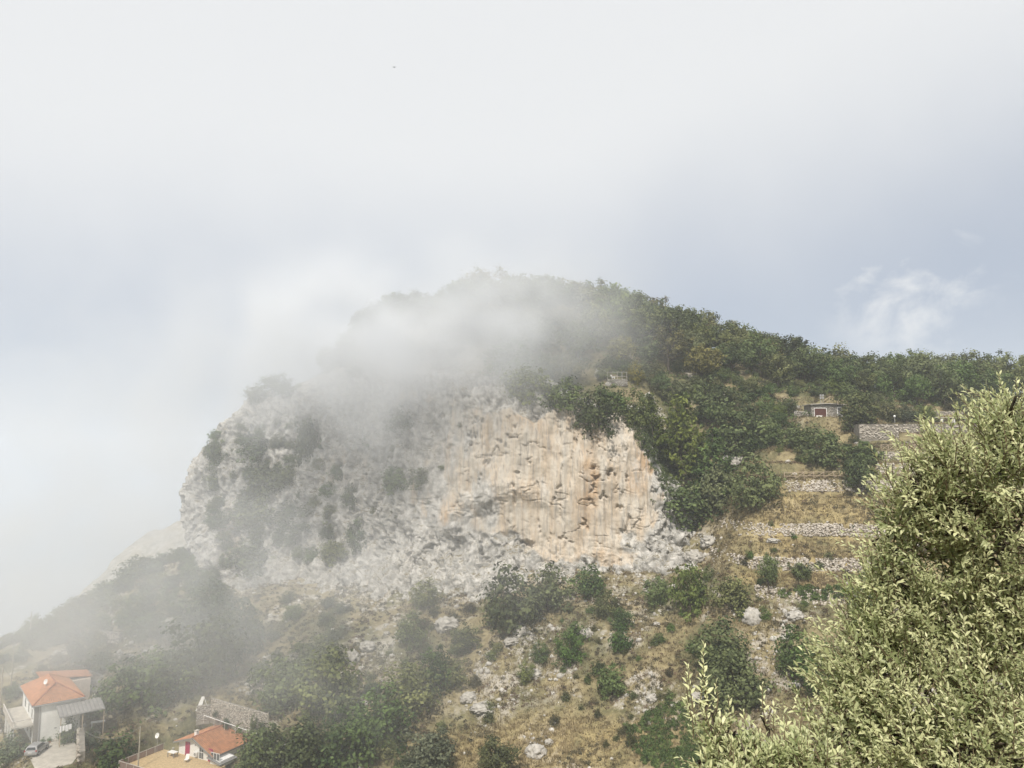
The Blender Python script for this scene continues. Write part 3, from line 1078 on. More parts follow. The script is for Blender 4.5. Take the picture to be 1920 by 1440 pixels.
def make_crown(seed, kind):
    """unit tree: stands on z=0, top at z=1, about 1 wide. returns (crown mesh, trunk mesh)"""
    r = np.random.default_rng(seed)
    if kind == "tree":
        nc, per, leaf, zc, rz, rxy, sig = 80, 42, .026, .60, .40, .48, .055
    elif kind == "airy":
        nc, per, leaf, zc, rz, rxy, sig = 58, 40, .026, .60, .40, .46, .052
    elif kind == "bush":
        nc, per, leaf, zc, rz, rxy, sig = 70, 40, .030, .44, .54, .50, .070
    elif kind == "low":
        nc, per, leaf, zc, rz, rxy, sig = 45, 22, .050, .36, .60, .52, .10
    elif kind == "conifer":
        nc, per, leaf, zc, rz, rxy, sig = 190, 30, .028, .5, .5, .5, .032
    else:   # umbrella pine
        nc, per, leaf, zc, rz, rxy, sig = 80, 24, .030, .78, .20, .5, .05
    if kind == "conifer":
        z = 0.04 + 0.95 * r.uniform(0, 1, nc) ** 1.25
        a = r.uniform(0, 2 * math.pi, nc)
        rad = rxy * (1.02 - z) ** 0.8 * (0.55 + 0.5 * r.uniform(0, 1, nc))
        cc = np.stack([rad * np.cos(a), rad * np.sin(a), z], 1)
    else:
        d = r.normal(size=(nc, 3))
        d /= np.linalg.norm(d, axis=1)[:, None]
        rad = r.uniform(0, 1, nc) ** 0.33
        rad *= 0.86 + 0.55 * pnoise(d * 1.9 + seed * 3.7)
        cc = d * rad[:, None] * np.array([rxy, rxy, rz]) + np.array([0, 0, zc])
        if kind == "pine":
            cc[:, 2] = zc + (cc[:, 2] - zc) * np.where(cc[:, 2] < zc, .35, 1)
        cc[:, 2] = np.clip(cc[:, 2], .03 if kind in ("bush", "low") else .2, 1.0)
    n = nc * per
    idx = np.repeat(np.arange(nc), per)
    if kind == "conifer":
        # feathery sprays pointing outwards and slightly up
        out = cc * np.array([1, 1, 0])
        out /= np.linalg.norm(out, axis=1)[:, None] + 1e-6
        s = r.uniform(-1.2, 1.0, n)
        c = cc[idx] + out[idx] * (s * .09)[:, None] + np.array([0, 0, 1]) * (s * .035)[:, None] + r.normal(0, sig * .55, (n, 3))
        nn = np.array([0, 0, 1]) * 0.8 + out[idx] * .3 + r.normal(0, .5, (n, 3))
    else:
        csz = r.uniform(.6, 1.35, nc)
        c = cc[idx] + r.normal(0, 1, (n, 3)) * (sig * csz[idx])[:, None] * np.array([1, 1, .8])
        outw = c - np.array([0, 0, zc - .15])
        outw /= np.linalg.norm(outw, axis=1)[:, None] + 1e-6
        loc_ = c - cc[idx]
        loc_ /= np.linalg.norm(loc_, axis=1)[:, None] + 1e-6
        nn = loc_ * .85 + outw * .4 + np.array([0, 0, .4]) + r.normal(0, .42, (n, 3))
    c[:, 2] = np.maximum(c[:, 2], 0.0)
    V, F = leaf_quads(c, nn, leaf * r.uniform(.55, 1.35, n), r, .5 if kind == "conifer" else .66)
    tint = np.clip(r.normal(.42, .24, nc)[idx] + r.normal(0, .10, n), 0, 1)
    crown = npmesh(kind + "_crown", V, F, {"tint": np.repeat(tint, 4)})
    TV, TF = [], []

    def add(pts, rad_):
        v, f = tube_np(pts, rad_, 5)
        b = len(TV)
        TV.extend(v)
        TF.extend([tuple(b + i for i in q) for q in f])
    hb = {"tree": .55, "airy": .6, "bush": .35, "low": .25, "conifer": .95, "pine": .75}[kind]
    tr = {"tree": .034, "airy": .028, "bush": .024, "low": .02, "conifer": .026, "pine": .035}[kind]
    bend = r.normal(0, .03, 2)
    add([(0, 0, -.06), (bend[0] * .5, bend[1] * .5, hb * .5), (bend[0], bend[1], hb)], [tr * 1.25, tr, tr * .35])
    for k in r.choice(nc, 7, replace=False):
        p0 = np.array([bend[0] * .6, bend[1] * .6, hb * r.uniform(.35, .8)])
        p1 = cc[k]
        mid_ = (p0 + p1) / 2 + np.array([0, 0, -.02])
        add([p0, mid_, p1], [tr * .55, tr * .38, tr * .12])
    trunk = npmesh(kind + "_trunk", np.array(TV), np.array(TF))
    trunk.materials.append(M["bark"])
    return crown, trunk


PROTO = {}
for kind, cnt in (("tree", 5), ("airy", 3), ("bush", 5), ("low", 4), ("conifer", 3), ("pine", 1)):
    PROTO[kind] = [make_crown(100 + 13 * i + len(kind) * 7, kind) for i in range(cnt)]
for _l in PROTO.values():
    for _c, _t in _l:
        _c.materials.append(M["oak"])


def crown_obj(name, kind, i, mat, parent, loc=None):
    """a crown shares its mesh with its look-alikes; its leaves' material is its own"""
    o = add_obj(name, PROTO[kind][i][0], None, parent, loc=loc)
    o.material_slots[0].link = "OBJECT"
    o.material_slots[0].material = M[mat]
    return o


PLANTED = []


def plant(name, label, cat, pos, w, h, kind, mat, group=None, seed=None):
    """a tree (trunk, crown) or shrub (stem, foliage) of its own, w wide and h high in metres"""
    r = random.Random(seed if seed is not None else len(PLANTED) * 7 + 1)
    i = r.randrange(len(PROTO[kind]))
    o = thing(name, label, cat, pos, r.uniform(0, 6.28), group, (w, w * r.uniform(.88, 1.12), h))
    tree = kind in ("tree", "airy", "conifer", "pine")
    crown_obj("crown" if tree else "foliage", kind, i, mat, o)
    add_obj("trunk" if tree else "stem", PROTO[kind][i][1], None, o)
    PLANTED.append((pos[0], pos[1], w))
    return o


def plant_px(name, label, cat, px, base, wpx, hpx, kind, mat, group=None, sink=0.08):
    q = hit(px, min(base, 1560))
    if q is None:
        return None
    p, dist, on_cliff = q
    s = p.y / FOC * 0.985
    w, h = wpx * s, hpx * s
    pos = [p.x, p.y + w * (.10 if not on_cliff else .12), p.z]
    if not on_cliff:
        gz = ground_z(pos[0], pos[1])
        if gz is not None and abs(gz - p.z) < 3:
            pos[2] = gz
    pos[2] -= h * sink
    return plant(name, label, cat, pos, w, h, kind, mat, group)


SH = "shrub"
PL = [  # name, label, category, px, base py, width px, height px, kind, leaves
    ("evergreen_oak", "widest dark green oak clump against the foot of the pale cliff", "tree", 960, 1185, 125, 130, "bush", "oak"),
    ("evergreen_oak", "dark oak joined to the right of the widest clump at the cliff foot", "tree", 1030, 1150, 95, 95, "bush", "oak"),
    ("round_shrub", "round dark green shrub alone under the middle of the cliff foot", SH, 1104, 1118, 74, 64, "bush", "oak"),
    ("olive_shrub", "olive green shrub touching a darker one below the round cliff-foot shrub", SH, 1138, 1160, 56, 56, "bush", "wood"),
    ("dark_shrub", "small dark shrub in front of the olive green one on the slope", SH, 1166, 1186, 48, 50, "bush", "oak"),
    ("dark_shrub", "dark green shrub left of a taller one below the cliff's right end", SH, 1234, 1136, 62, 62, "bush", "oak"),
    ("tall_shrub", "tall grey-green shrub below the cliff's right end", SH, 1296, 1152, 74, 116, "bush", "wood"),
    ("small_shrub", "very small dark round shrub right of the tall grey-green one", SH, 1330, 1088, 24, 30, "bush", "oak"),
    ("broad_shrub", "broad dull green shrub with white rock showing at its right", SH, 1376, 1148, 80, 78, "bush", "wood"),
    ("small_tree", "small dark upright tree beside stone steps on the terraces", "tree", 1443, 1112, 42, 72, "tree", "oak"),
    ("small_shrub", "small green shrub in front of the lowest dry-stone terrace wall", SH, 1506, 1088, 42, 40, "bush", "lush"),
    ("large_bush", "large dark bush, upper of the two merging on the tawny slope", "bush", 1352, 1265, 112, 110, "bush", "oak"),
    ("large_bush", "largest dark bush, lower of the two merging left of the foreground tree", "bush", 1386, 1330, 118, 118, "bush", "oak"),
    ("green_shrub", "mid green shrub among white stones in the middle of the slope", SH, 1070, 1248, 60, 60, "bush", "lush"),
    ("small_shrub", "small dark shrub left of the mid green shrub among white stones", SH, 1012, 1246, 36, 40, "bush", "oak"),
    ("small_shrub", "small dull shrub just below another small dark shrub on the stony slope", SH, 986, 1280, 34, 40, "bush", "wood"),
    ("dark_bush", "nearly black dense bush in the middle of the stony slope", "bush", 1148, 1308, 58, 66, "bush", "oak"),
    ("small_shrub", "small dark shrub tucked behind the nearly black bush", SH, 1122, 1268, 28, 30, "bush", "oak"),
    ("light_shrub", "light green open shrub above the nearly black bush", SH, 1165, 1222, 42, 50, "low", "lush"),
    ("green_shrub", "yellow-green shrub growing over white stones above the mid slope", SH, 1078, 1205, 46, 40, "low", "lush"),
    ("misty_shrub", "oval shrub half veiled by mist below the white crags", SH, 870, 1224, 66, 56, "bush", "wood"),
    ("misty_shrub", "round shrub alone on brown scrub in thin mist", SH, 774, 1216, 64, 66, "bush", "wood"),
    ("misty_bush", "upright grey-green bush at the left edge of the clear slope", "bush", 820, 1300, 72, 92, "bush", "oak"),
    ("misty_bush", "dull bush leaning against the upright grey-green one", "bush", 852, 1292, 54, 66, "bush", "wood"),
    ("young_tree", "young pointed green tree at the bottom edge on straw grass", "tree", 930, 1462, 88, 78, "tree", "wood"),
    ("grey_bush", "greyish bush at the bottom edge left of the young pointed tree", "bush", 800, 1455, 110, 90, "bush", "grey_green"),
    ("dark_bush", "dark bush right beside the red roof and the lamp pole", "bush", 478, 1450, 100, 100, "bush", "oak"),
    ("dark_bush", "dark bush between the lamp pole and the largest lower thicket", "bush", 555, 1450, 120, 110, "bush", "oak"),
    ("dark_bush", "large dark bush in the middle of the lower thicket", "bush", 640, 1445, 125, 125, "bush", "oak"),
    ("dark_bush", "dark bush at the right end of the lower thicket", "bush", 716, 1400, 105, 110, "bush", "oak"),
    ("yellow_bush", "yellowish green bush above the right end of the lower thicket", "bush", 768, 1345, 130, 100, "bush", "wood"),
    ("misty_tree", "grey misty tree right above the grey stone wall", "tree", 520, 1330, 115, 110, "bush", "oak"),
    ("misty_tree", "widest grey misty tree to the right above the stone wall", "tree", 605, 1345, 140, 130, "bush", "wood"),
    ("misty_tree", "rounded misty tree above the small ruined garden wall", "tree", 590, 1265, 110, 80, "bush", "wood"),
    ("misty_tree", "largest misty tree on the slope between the two houses", "tree", 375, 1285, 150, 150, "bush", "oak"),
    ("misty_tree", "misty tree just right of the hipped roof", "tree", 255, 1335, 130, 115, "bush", "oak"),
    ("misty_tree", "misty tree between the hipped roof and the largest misty tree", "tree", 312, 1308, 110, 110, "bush", "oak"),
    ("misty_tree", "faint misty tree up the gully above the ruined garden wall", "tree", 440, 1225, 110, 110, "bush", "oak"),
    ("misty_tree", "pale misty tree below the leaning white crag", "tree", 385, 1165, 100, 90, "bush", "oak"),
    ("umbrella_pine", "flat-topped pine standing alone at the far left skyline", "pine tree", 42, 1186, 64, 58, "pine", "oak"),
    ("skyline_bush", "dark bush on the skyline right under the cliff's left nose", "bush", 340, 1030, 56, 74, "bush", "oak"),
    ("skyline_bush", "bush on the left skyline, first down from the cliff nose", "bush", 296, 1058, 60, 56, "bush", "oak"),
    ("skyline_bush", "bush on the left skyline, second down from the cliff nose", "bush", 246, 1092, 64, 50, "bush", "oak"),
    ("skyline_bush", "bush on the left skyline, third down from the cliff nose", "bush", 196, 1128, 66, 46, "bush", "oak"),
    ("skyline_bush", "lowest bush on the left skyline beside the pale far slope", "bush", 148, 1150, 60, 40, "bush", "oak"),
    ("crag_bush", "dark bush highest on the left nose of the cliff", "bush", 404, 868, 46, 60, "bush", "oak"),
    ("crag_bush", "dark bush in the hollow of the left nose", "bush", 404, 915, 56, 56, "bush", "oak"),
    ("crag_bush", "bush on the ledge right of the cliff's left nose", "bush", 468, 862, 80, 60, "bush", "oak"),
    ("crag_bush", "bush halfway down the vegetated gully left of the pale wall", "bush", 500, 930, 90, 80, "bush", "oak"),
    ("crag_bush", "tall dark strip of bush in the chimney of the upper left crag", "bush", 570, 865, 52, 110, "bush", "oak"),
    ("crag_bush", "bush under the dark strip in the vegetated gully", "bush", 548, 905, 70, 55, "bush", "wood"),
    ("crag_bush", "wide bush low in the vegetated gully", "bush", 470, 985, 100, 70, "bush", "oak"),
    ("crag_bush", "bush at the mouth of the vegetated gully", "bush", 545, 1000, 110, 60, "bush", "oak"),
    ("crag_bush", "bush at the foot of the vegetated gully beside white stones", "bush", 470, 1075, 100, 70, "bush", "oak"),
    ("crag_bush", "slim bush on the white crag left of the pale wall", "bush", 656, 950, 36, 54, "bush", "oak"),
    ("crag_bush", "small bush below the dark hollow of the left crag", "bush", 634, 898, 36, 36, "bush", "oak"),
    ("crag_bush", "larger of two bushes at the left edge of the pale wall", "bush", 742, 922, 56, 64, "bush", "oak"),
    ("crag_bush", "smaller of two bushes at the left edge of the pale wall", "bush", 785, 914, 50, 50, "bush", "oak"),
    ("crag_bush", "bush fading into cloud at the top of the left crag", "bush", 752, 806, 62, 56, "bush", "oak"),
    ("crag_bush", "small faint bush on the crag left of the one fading into cloud", "bush", 692, 836, 32, 30, "bush", "oak"),
    ("crag_bush", "bush in the brown hollow under the left crag", "bush", 672, 1032, 56, 76, "bush", "oak"),
    ("crag_bush", "lower bush in the brown hollow under the left crag", "bush", 622, 1055, 60, 54, "bush", "wood"),
    ("crag_bush", "green-grey bush on the white stones under the left crag", "bush", 800, 1140, 60, 52, "bush", "wood"),
    ("crag_bush", "bush right of the cliff top's left shoulder", "bush", 520, 740, 80, 50, "bush", "oak"),
    ("crag_bush", "bush on the cliff top's left shoulder at the skyline", "bush", 480, 752, 50, 40, "bush", "oak"),
    ("bright_bush", "round bright green bush right of the conifers", "bush", 1422, 952, 108, 112, "bush", "lush"),
    ("dark_bush", "dark spreading bush at the lower right corner of the cliff", "bush", 1290, 985, 128, 100, "bush", "oak"),
    ("dark_bush", "dark bush behind the spreading one at the cliff's corner", "bush", 1345, 960, 90, 100, "bush", "oak"),
    ("feathery_conifer", "tallest feathery yellow-green conifer right of the cliff wall", "conifer", 1285, 925, 135, 200, "conifer", "conifer"),
    ("feathery_conifer", "shorter feathery conifer left of the tallest one", "conifer", 1222, 830, 80, 100, "conifer", "conifer"),
    ("feathery_conifer", "dark low conifer at the foot of the tallest feathery one", "conifer", 1345, 930, 110, 130, "conifer", "oak"),
    ("dark_tree", "dark tree covering the bank below the bench", "tree", 1400, 850, 125, 120, "bush", "oak"),
    ("dark_tree", "dark tree left of the bank below the bench", "tree", 1340, 800, 90, 100, "bush", "oak"),
    ("ledge_tree", "dark tree hanging over the top edge of the pale wall", "tree", 1122, 815, 90, 100, "bush", "oak"),
    ("ledge_tree", "leafy tree at the right corner of the cliff top under the white rock spike", "tree", 1192, 800, 70, 80, "bush", "wood"),
    ("ledge_tree", "tree on the cliff top edge left of the overhanging one", "tree", 1058, 775, 100, 84, "bush", "oak"),
    ("ledge_tree", "tree on the cliff top edge where the cloud begins", "tree", 985, 752, 110, 90, "bush", "wood"),
    ("ledge_tree", "tree below the small railed lookout", "tree", 1150, 775, 80, 66, "bush", "oak"),
    ("yellow_tree", "small yellowing tree beside the railed lookout", "tree", 1190, 722, 44, 52, "bush", "yellow"),
    ("bank_shrub", "green shrub on the bank under the stone hut", SH, 1540, 872, 90, 76, "bush", "oak"),
    ("bank_shrub", "lush green shrub left on the bank under the stone hut", SH, 1500, 842, 70, 56, "bush", "lush"),
    ("bank_shrub", "upright shrub directly below the stone hut", SH, 1556, 838, 40, 34, "bush", "lush"),
    ("trunked_tree", "round tree with a visible trunk at the end of the wooden fence", "tree", 1617, 935, 70, 92, "tree", "oak"),
    ("flat_shrub", "flat-topped green shrub behind the round trunked tree", SH, 1622, 868, 80, 44, "bush", "lush"),
    ("hut_tree", "broad green tree right beside the stone hut", "tree", 1612, 808, 90, 84, "bush", "wood"),
    ("wall_shrub", "shrub behind the lamp on the stone bastion", SH, 1668, 792, 56, 46, "bush", "wood"),
    ("wall_shrub", "grey-green shrub right of the lamp on the stone bastion", SH, 1702, 790, 46, 36, "bush", "grey_green"),
    ("wall_shrub", "shrub in front of the upper stone wall", SH, 1740, 788, 46, 34, "bush", "wood"),
    ("wall_shrub", "dark shrub at the right end of the upper stone wall", SH, 1840, 792, 60, 50, "bush", "oak"),
    ("green_bush", "dark green bush behind the foreground tree's left edge", "bush", 1500, 1265, 90, 96, "bush", "oak"),
    ("green_bush", "bright green bush behind the foreground tree's left edge", "bush", 1545, 1300, 100, 100, "bush", "lush"),
    ("fig_bush", "pale yellow-green broad-leaved bush before the bright green one", "bush", 1540, 1262, 56, 46, "low", "yellow"),
    ("fig_bush", "yellow-green bush beside the foreground tree below the lowest terrace wall", "bush", 1640, 1150, 80, 90, "bush", "lush"),
    ("plum_tree", "dark reddish tree behind the hipped house", "tree", 176, 1262, 64, 44, "bush", "oak"),
    ("palm_bush", "dark bush hanging beside the steps of the hipped house", "bush", 126, 1394, 36, 50, "bush", "oak"),
    ("shade_bush", "dark bush in the shade right of the hipped house", "bush", 180, 1345, 56, 40, "bush", "oak"),
    ("pine_bush", "misty spreading bush below the balcony of the hipped house", "bush", 14, 1436, 56, 56, "bush", "grey_green"),
    ("verge_bush", "green bush on the bank below the pole between the houses", "bush", 205, 1440, 80, 60, "low", "lush"),
    ("verge_bush", "dark bush at the top of the rubble bank by the drive", "bush", 168, 1400, 30, 34, "bush", "oak"),
]
for row in PL:
    plant_px(*row)

# rows of the auto-grown wood on the ridge, one tree each
fr = np.random.default_rng(5)


def in_poly(px, py, poly):
    c = False
    j = len(poly) - 1
    for i in range(len(poly)):
        xi, yi = poly[i]
        xj, yj = poly[j]
        if (yi > py) != (yj > py) and px < (xj - xi) * (py - yi) / (yj - yi) + xi:
            c = not c
        j = i
    return c


WOOD = [  # zone polygon in the photograph (of trunk feet), place, kinds, leaves, spacing, height range
    ([(880, 560), (1060, 560), (1060, 745), (930, 730), (880, 650)], "in the clouded wood over the pale wall", ("tree", "bush"), ("oak", "wood", "russet"), 6.0, (9, 13)),
    ([(1060, 570), (1260, 600), (1270, 700), (1235, 735), (1130, 690), (1060, 740)], "in the wood on the crest above the yellowing tree", ("tree", "airy"), ("wood", "oak", "russet"), 6.2, (9, 14)),
    ([(1260, 600), (1430, 660), (1450, 745), (1340, 745), (1270, 720)], "in the wood above the bench", ("tree", "airy"), ("oak", "wood", "oak", "russet"), 6.0, (9, 13.5)),
    ([(1225, 700), (1340, 735), (1470, 750), (1478, 800), (1440, 850), (1320, 880), (1260, 800)], "on the steep bank right of the conifers", ("bush", "tree"), ("oak", "oak", "wood"), 4.2, (4.5, 7)),
    ([(1430, 665), (1560, 710), (1600, 748), (1440, 742)], "in the wood above the stone hut", ("tree", "airy"), ("oak", "wood"), 5.8, (8, 12.5)),
    ([(1560, 705), (1960, 735), (1960, 772), (1700, 766), (1590, 752)], "in the dark wood above the right-hand stone walls", ("tree", "tree", "airy"), ("oak", "wood"), 6.2, (7.5, 13)),
    ([(590, 690), (690, 600), (880, 540), (880, 690), (800, 720), (640, 735)], "almost swallowed by cloud on the left of the ridge", ("tree", "bush"), ("oak",), 6.2, (7, 11)),
]
KIND_WORD = {"tree": "round-crowned", "airy": "open-crowned", "bush": "low-branched"}
LEAF_WORD = {"oak": "dark green", "wood": "olive green", "russet": "brownish green"}
# sample feet in the world, keep those that stand in a zone
cand = []
xs = np.arange(-62, 135, 1.5)
yss = np.arange(150, 226, 1.5)
cx_, cy_ = np.meshgrid(xs, yss)
cx_, cy_ = cx_.ravel() + fr.uniform(-.7, .7, cx_.size), cy_.ravel() + fr.uniform(-.7, .7, cx_.size)
cz_ = height(cx_, cy_)
order = fr.permutation(len(cx_))
taken = []
wood_n = 0
for k in order:
    p = (cx_[k], cy_[k], cz_[k])
    qx, qy = pix(p)
    zi = next((i for i, zn in enumerate(WOOD) if in_poly(qx, qy, zn[0])), None)
    if zi is None:
        continue
    poly, place, kinds, mats, spc, (h0, h1) = WOOD[zi]
    if any((p[0] - t[0]) ** 2 + (p[1] - t[1]) ** 2 < (spc * .5 + t[2] * .5) ** 2 for t in taken):
        continue
    if 1480 < qx < 1600 and qy > 745:
        continue
    if 1120 < qx < 1185 and 690 < qy < 735:
        continue
    taken.append((p[0], p[1], spc))
    kd = kinds[fr.integers(len(kinds))]
    h = fr.uniform(h0, h1)
    mt = mats[fr.integers(len(mats))]
    size = "tall" if h > h0 + .66 * (h1 - h0) else ("short" if h < h0 + .33 * (h1 - h0) else "middling")
    plant("wood_tree", f"{size} {KIND_WORD[kd]} {LEAF_WORD[mt]} tree {place}", "tree", (p[0], p[1], p[2] - .4), h * fr.uniform(.85, 1.15), h, kd, mt,
          group=f"trees {place}", seed=int(k))
    wood_n += 1
# bushes along the skyline of the left spur
for j_, px in enumerate(range(8, 350, 15)):
    for py in range(960, 1290, 4):
        q = hit(px, py)
        if q is not None and q[1] < 300 and not q[2]:
            h = fr.uniform(2.6, 4.8)
            plant("skyline_shrub", ("tall" if h > 4 else "low" if h < 3.2 else "middling") + " dark shrub on the left skyline " + ("near the cliff's nose" if px > 230 else "halfway down the spur" if px > 120 else "beyond the flat-topped pine"),
                  "shrub", (q[0].x, q[0].y - .8, q[0].z - .5), h * fr.uniform(1, 1.5), h, "bush", "oak", group="shrubs along the left skyline", seed=j_ + 500)
            break
# tall crest trees that stand out on the skyline
for (px, py, w, h, kd, mt, lab) in ((1148, 620, 78, 88, "airy", "wood", "tallest open-crowned tree on the crest, above the yellowing tree"),
                                    (1200, 630, 50, 55, "airy", "wood", "thin-crowned crest tree right of the tallest one"),
                                    (1322, 645, 60, 62, "airy", "oak", "first open-crowned tree right of the dip on the crest"),
                                    (1385, 660, 56, 56, "tree", "wood", "rounded crest tree right of the open-crowned one"),
                                    (1430, 672, 44, 60, "airy", "oak", "last tall tree before the crest falls to the hut"),
                                    (1548, 715, 62, 58, "airy", "oak", "round open crown alone on the skyline above the hut"),
                                    (1598, 722, 50, 48, "tree", "oak", "smaller round crown right of the one above the hut"),
                                    (1715, 735, 70, 52, "tree", "oak", "broad crown on the skyline in the middle of the right-hand wood"),
                                    (1655, 735, 60, 46, "airy", "oak", "low open crown left of the broad one on the skyline"),
                                    (1808, 735, 76, 62, "tree", "oak", "highest rounded crown of the right-hand wood"),
                                    (1885, 735, 70, 50, "tree", "wood", "rightmost crown on the skyline behind the foreground tree"),
                                    (955, 590, 90, 50, "airy", "oak", "pale crown on the summit in thin cloud"),
                                    (1040, 585, 80, 50, "tree", "oak", "faint crown right of the summit"),
                                    (880, 585, 90, 62, "tree", "oak", "cloud-covered crown left of the summit"),
                                    (780, 605, 60, 62, "tree", "oak", "pointed crown standing up in the cloud left of the summit"),
                                    (700, 640, 70, 70, "tree", "oak", "lowest crown visible as a shadow in the cloud")):
    q = hit(px, py + 14) or hit(px, py + 30)
    if q is None:
        continue
    p = q[0]
    s = p.y / FOC
    plant("crest_tree", lab, "tree", (p.x, p.y + 1.5, p.z - 1.0), w * s * 1.2, h * s * 1.4, kd, mt)
# feet of the understorey that fills the gaps between the wood's trunks
uc = []
for t in taken:
    for _ in range(8):
        uc.append((t[0] + fr.normal(0, 2.2), t[1] + fr.normal(0, 2.2)))
uc = np.array(uc)
UNDER = (uc[:, 0], uc[:, 1], height(uc[:, 0], uc[:, 1]))
print("wood", wood_n, "plants", len(PLANTED), round(time.time() - T0, 1))

# ---- shrubs scattered over the misty left slope and the clear slope
SCATTER = [
    ([(20, 1215), (130, 1162), (250, 1095), (345, 1045), (400, 1085), (460, 1125), (330, 1200), (150, 1235)], 48, (2.8, 5.2), ("oak", "oak", "wood"),
     "spur_shrub", "shrub on the misty left spur below the cliff's nose", "shrubs on the misty left spur"),
    ([(1440, 685), (1590, 712), (1590, 748), (1440, 742)], 20, (3.0, 5.0), ("oak", "wood"),
     "wood_shrub", "shrub on the steep bank behind the stone hut", "shrubs behind the stone hut"),
    ([(1060, 690), (1290, 690), (1470, 735), (1470, 750), (1330, 765), (1180, 745)], 34, (3.0, 5.5), ("oak", "wood"),
     "wood_shrub", "shrub at the wood's edge between lookout and bench", "shrubs at the wood's lower edge"),
    ([(1590, 742), (1960, 762), (1960, 790), (1700, 775), (1600, 765)], 22, (2.0, 3.8), ("oak", "wood", "scrub"),
     "wood_shrub", "shrub between the dark wood and the right-hand stone walls", "shrubs above the right-hand walls"),
    ([(130, 1170), (260, 1090), (350, 1050), (450, 1110), (640, 1140), (700, 1250), (720, 1330), (560, 1250), (430, 1290), (200, 1260)], 46, (2.0, 4.2), ("oak", "wood", "grey_green"),
     "misty_shrub", "shrub in the mist under the left crags", "shrubs in the mist under the left crags"),
    ([(0, 1210), (130, 1170), (200, 1260), (150, 1290), (0, 1320)], 16, (1.8, 3.4), ("wood", "grey_green"),
     "misty_shrub", "shrub in mist above the hipped house", "shrubs above the hipped house"),
    ([(640, 1140), (900, 1130), (960, 1220), (940, 1300), (760, 1290)], 22, (1.2, 2.6), ("wood", "scrub"),
     "low_shrub", "shrub on brown scrub left of the stony slope", "low shrubs left of the stony slope"),
    ([(1040, 1130), (1300, 1090), (1350, 1180), (1290, 1330), (1060, 1300)], 30, (0.9, 2.1), ("wood", "scrub", "lush"),
     "low_shrub", "shrub on the dry slope under the cliff's right half", "small shrubs on the dry slope"),
    ([(900, 1300), (1280, 1310), (1280, 1450), (740, 1450)], 16, (0.9, 2.0), ("wood", "scrub"),
     "low_shrub", "shrub on the straw-coloured grass at the bottom", "shrubs on the straw grass"),
    ([(1330, 1000), (1640, 960), (1640, 1160), (1400, 1180)], 26, (0.8, 1.9), ("wood", "scrub", "lush"),
     "terrace_shrub", "shrub growing along the terrace walls", "shrubs on the terraces"),
    ([(1430, 772), (1600, 805), (1640, 850), (1640, 920), (1590, 880), (1480, 868), (1440, 820)], 28, (1.2, 2.8), ("oak", "wood"),
     "bank_shrub", "shrub on the bank between hut and wooden fence", "shrubs on the bank below the hut"),
    ([(640, 790), (760, 760), (900, 770), (800, 960), (700, 1000), (600, 960)], 16, (0.8, 1.8), ("wood", "scrub"),
     "crag_shrub", "shrub rooted in the white crag left of the pale wall", "tiny shrubs on the white crag"),
    ([(395, 800), (470, 775), (580, 790), (640, 900), (640, 1040), (560, 1080), (420, 1070), (385, 920)], 70, (1.8, 4.4), ("oak", "wood"),
     "crag_shrub", "shrub in the vegetated gully behind the cliff's nose", "shrubs in the vegetated gully"),
    ([(450, 1340), (760, 1330), (760, 1450), (480, 1450)], 20, (2.0, 4.0), ("oak", "wood"),
     "thicket_shrub", "shrub in the thicket right of the red roof", "shrubs of the lower thicket"),
]
for (poly, cnt, (s0, s1), mats, nm, lab, grp) in SCATTER:
    xs_, ys_ = [q[0] for q in poly], [q[1] for q in poly]
    k = 0
    tries = 0
    while k < cnt and tries < cnt * 30:
        tries += 1
        px, py = fr.uniform(min(xs_), max(xs_)), fr.uniform(min(ys_), max(ys_))
        if not in_poly(px, py, poly):
            continue
        q = hit(px, py)
        if q is None:
            continue
        p = q[0]
        if abs(p.y - c1[1]) < 12 and abs(p.x - c1[0]) < 10:
            continue
        if abs(p.y - c2[1]) < 13 and abs(p.x - c2[0]) < 9:
            continue
        s = fr.uniform(s0, s1)
        mt = mats[fr.integers(len(mats))]
        wd3 = s * fr.uniform(.95, 1.35)
        size = ("tiny", "small", "medium", "large")[min(3, int(4 * (s - s0) / (s1 - s0)))]
        form = "spreading" if wd3 / s > 1.22 else ("upright" if wd3 / s < 1.06 else "rounded")
        tone = {"oak": "dark green", "wood": "olive green", "grey_green": "grey-green", "scrub": "brownish", "lush": "bright green"}[mt]
        plant(nm, f"{size} {form} {tone} {lab}", SH, (p.x, p.y + .2, p.z - s * .12), wd3, s, "low" if s < 2.2 else "bush", mt, group=grp, seed=int(fr.integers(1 << 30)))
        k += 1
print("scatter", len(PLANTED), round(time.time() - T0, 1))

# ================================================================== ground cover (nobody could count it)
def ground_samples(n, poly, r, jitter=True):
    """n points on the open slope, chosen so that they cover what the camera can see"""
    out = []
    x = r.uniform(-95, 165, n * 3)
    y = r.uniform(92, 185, n * 3)
    z = height(x, y)
    f = y * math.cos(PITCH) + (z - CAMZ) * math.sin(PITCH)
    qx = 960 + FOC * x / f
    qy = 720 - FOC * (-y * math.sin(PITCH) + (z - CAMZ) * math.cos(PITCH)) / f
    ok = (qx > -60) & (qx < 2300) & (qy < 1480) & (qy > 745)
    yc = np.interp(x, _cl[:, 0], _cl[:, 1])
    ok &= ~((x < X_END) & (x > X_NOSE) & (y > yc + 3))
    for (cx, cy, yaw, hl, hw, pz, bl) in PADS:
        dx, dy = x - cx, y - cy
        u = dx * math.cos(yaw) + dy * math.sin(yaw)
        v = -dx * math.sin(yaw) + dy * math.cos(yaw)
        ok &= ~((np.abs(u) < hl) & (np.abs(v) < hw))
    return x[ok][:n], y[ok][:n], z[ok][:n], qx[ok][:n], qy[ok][:n]


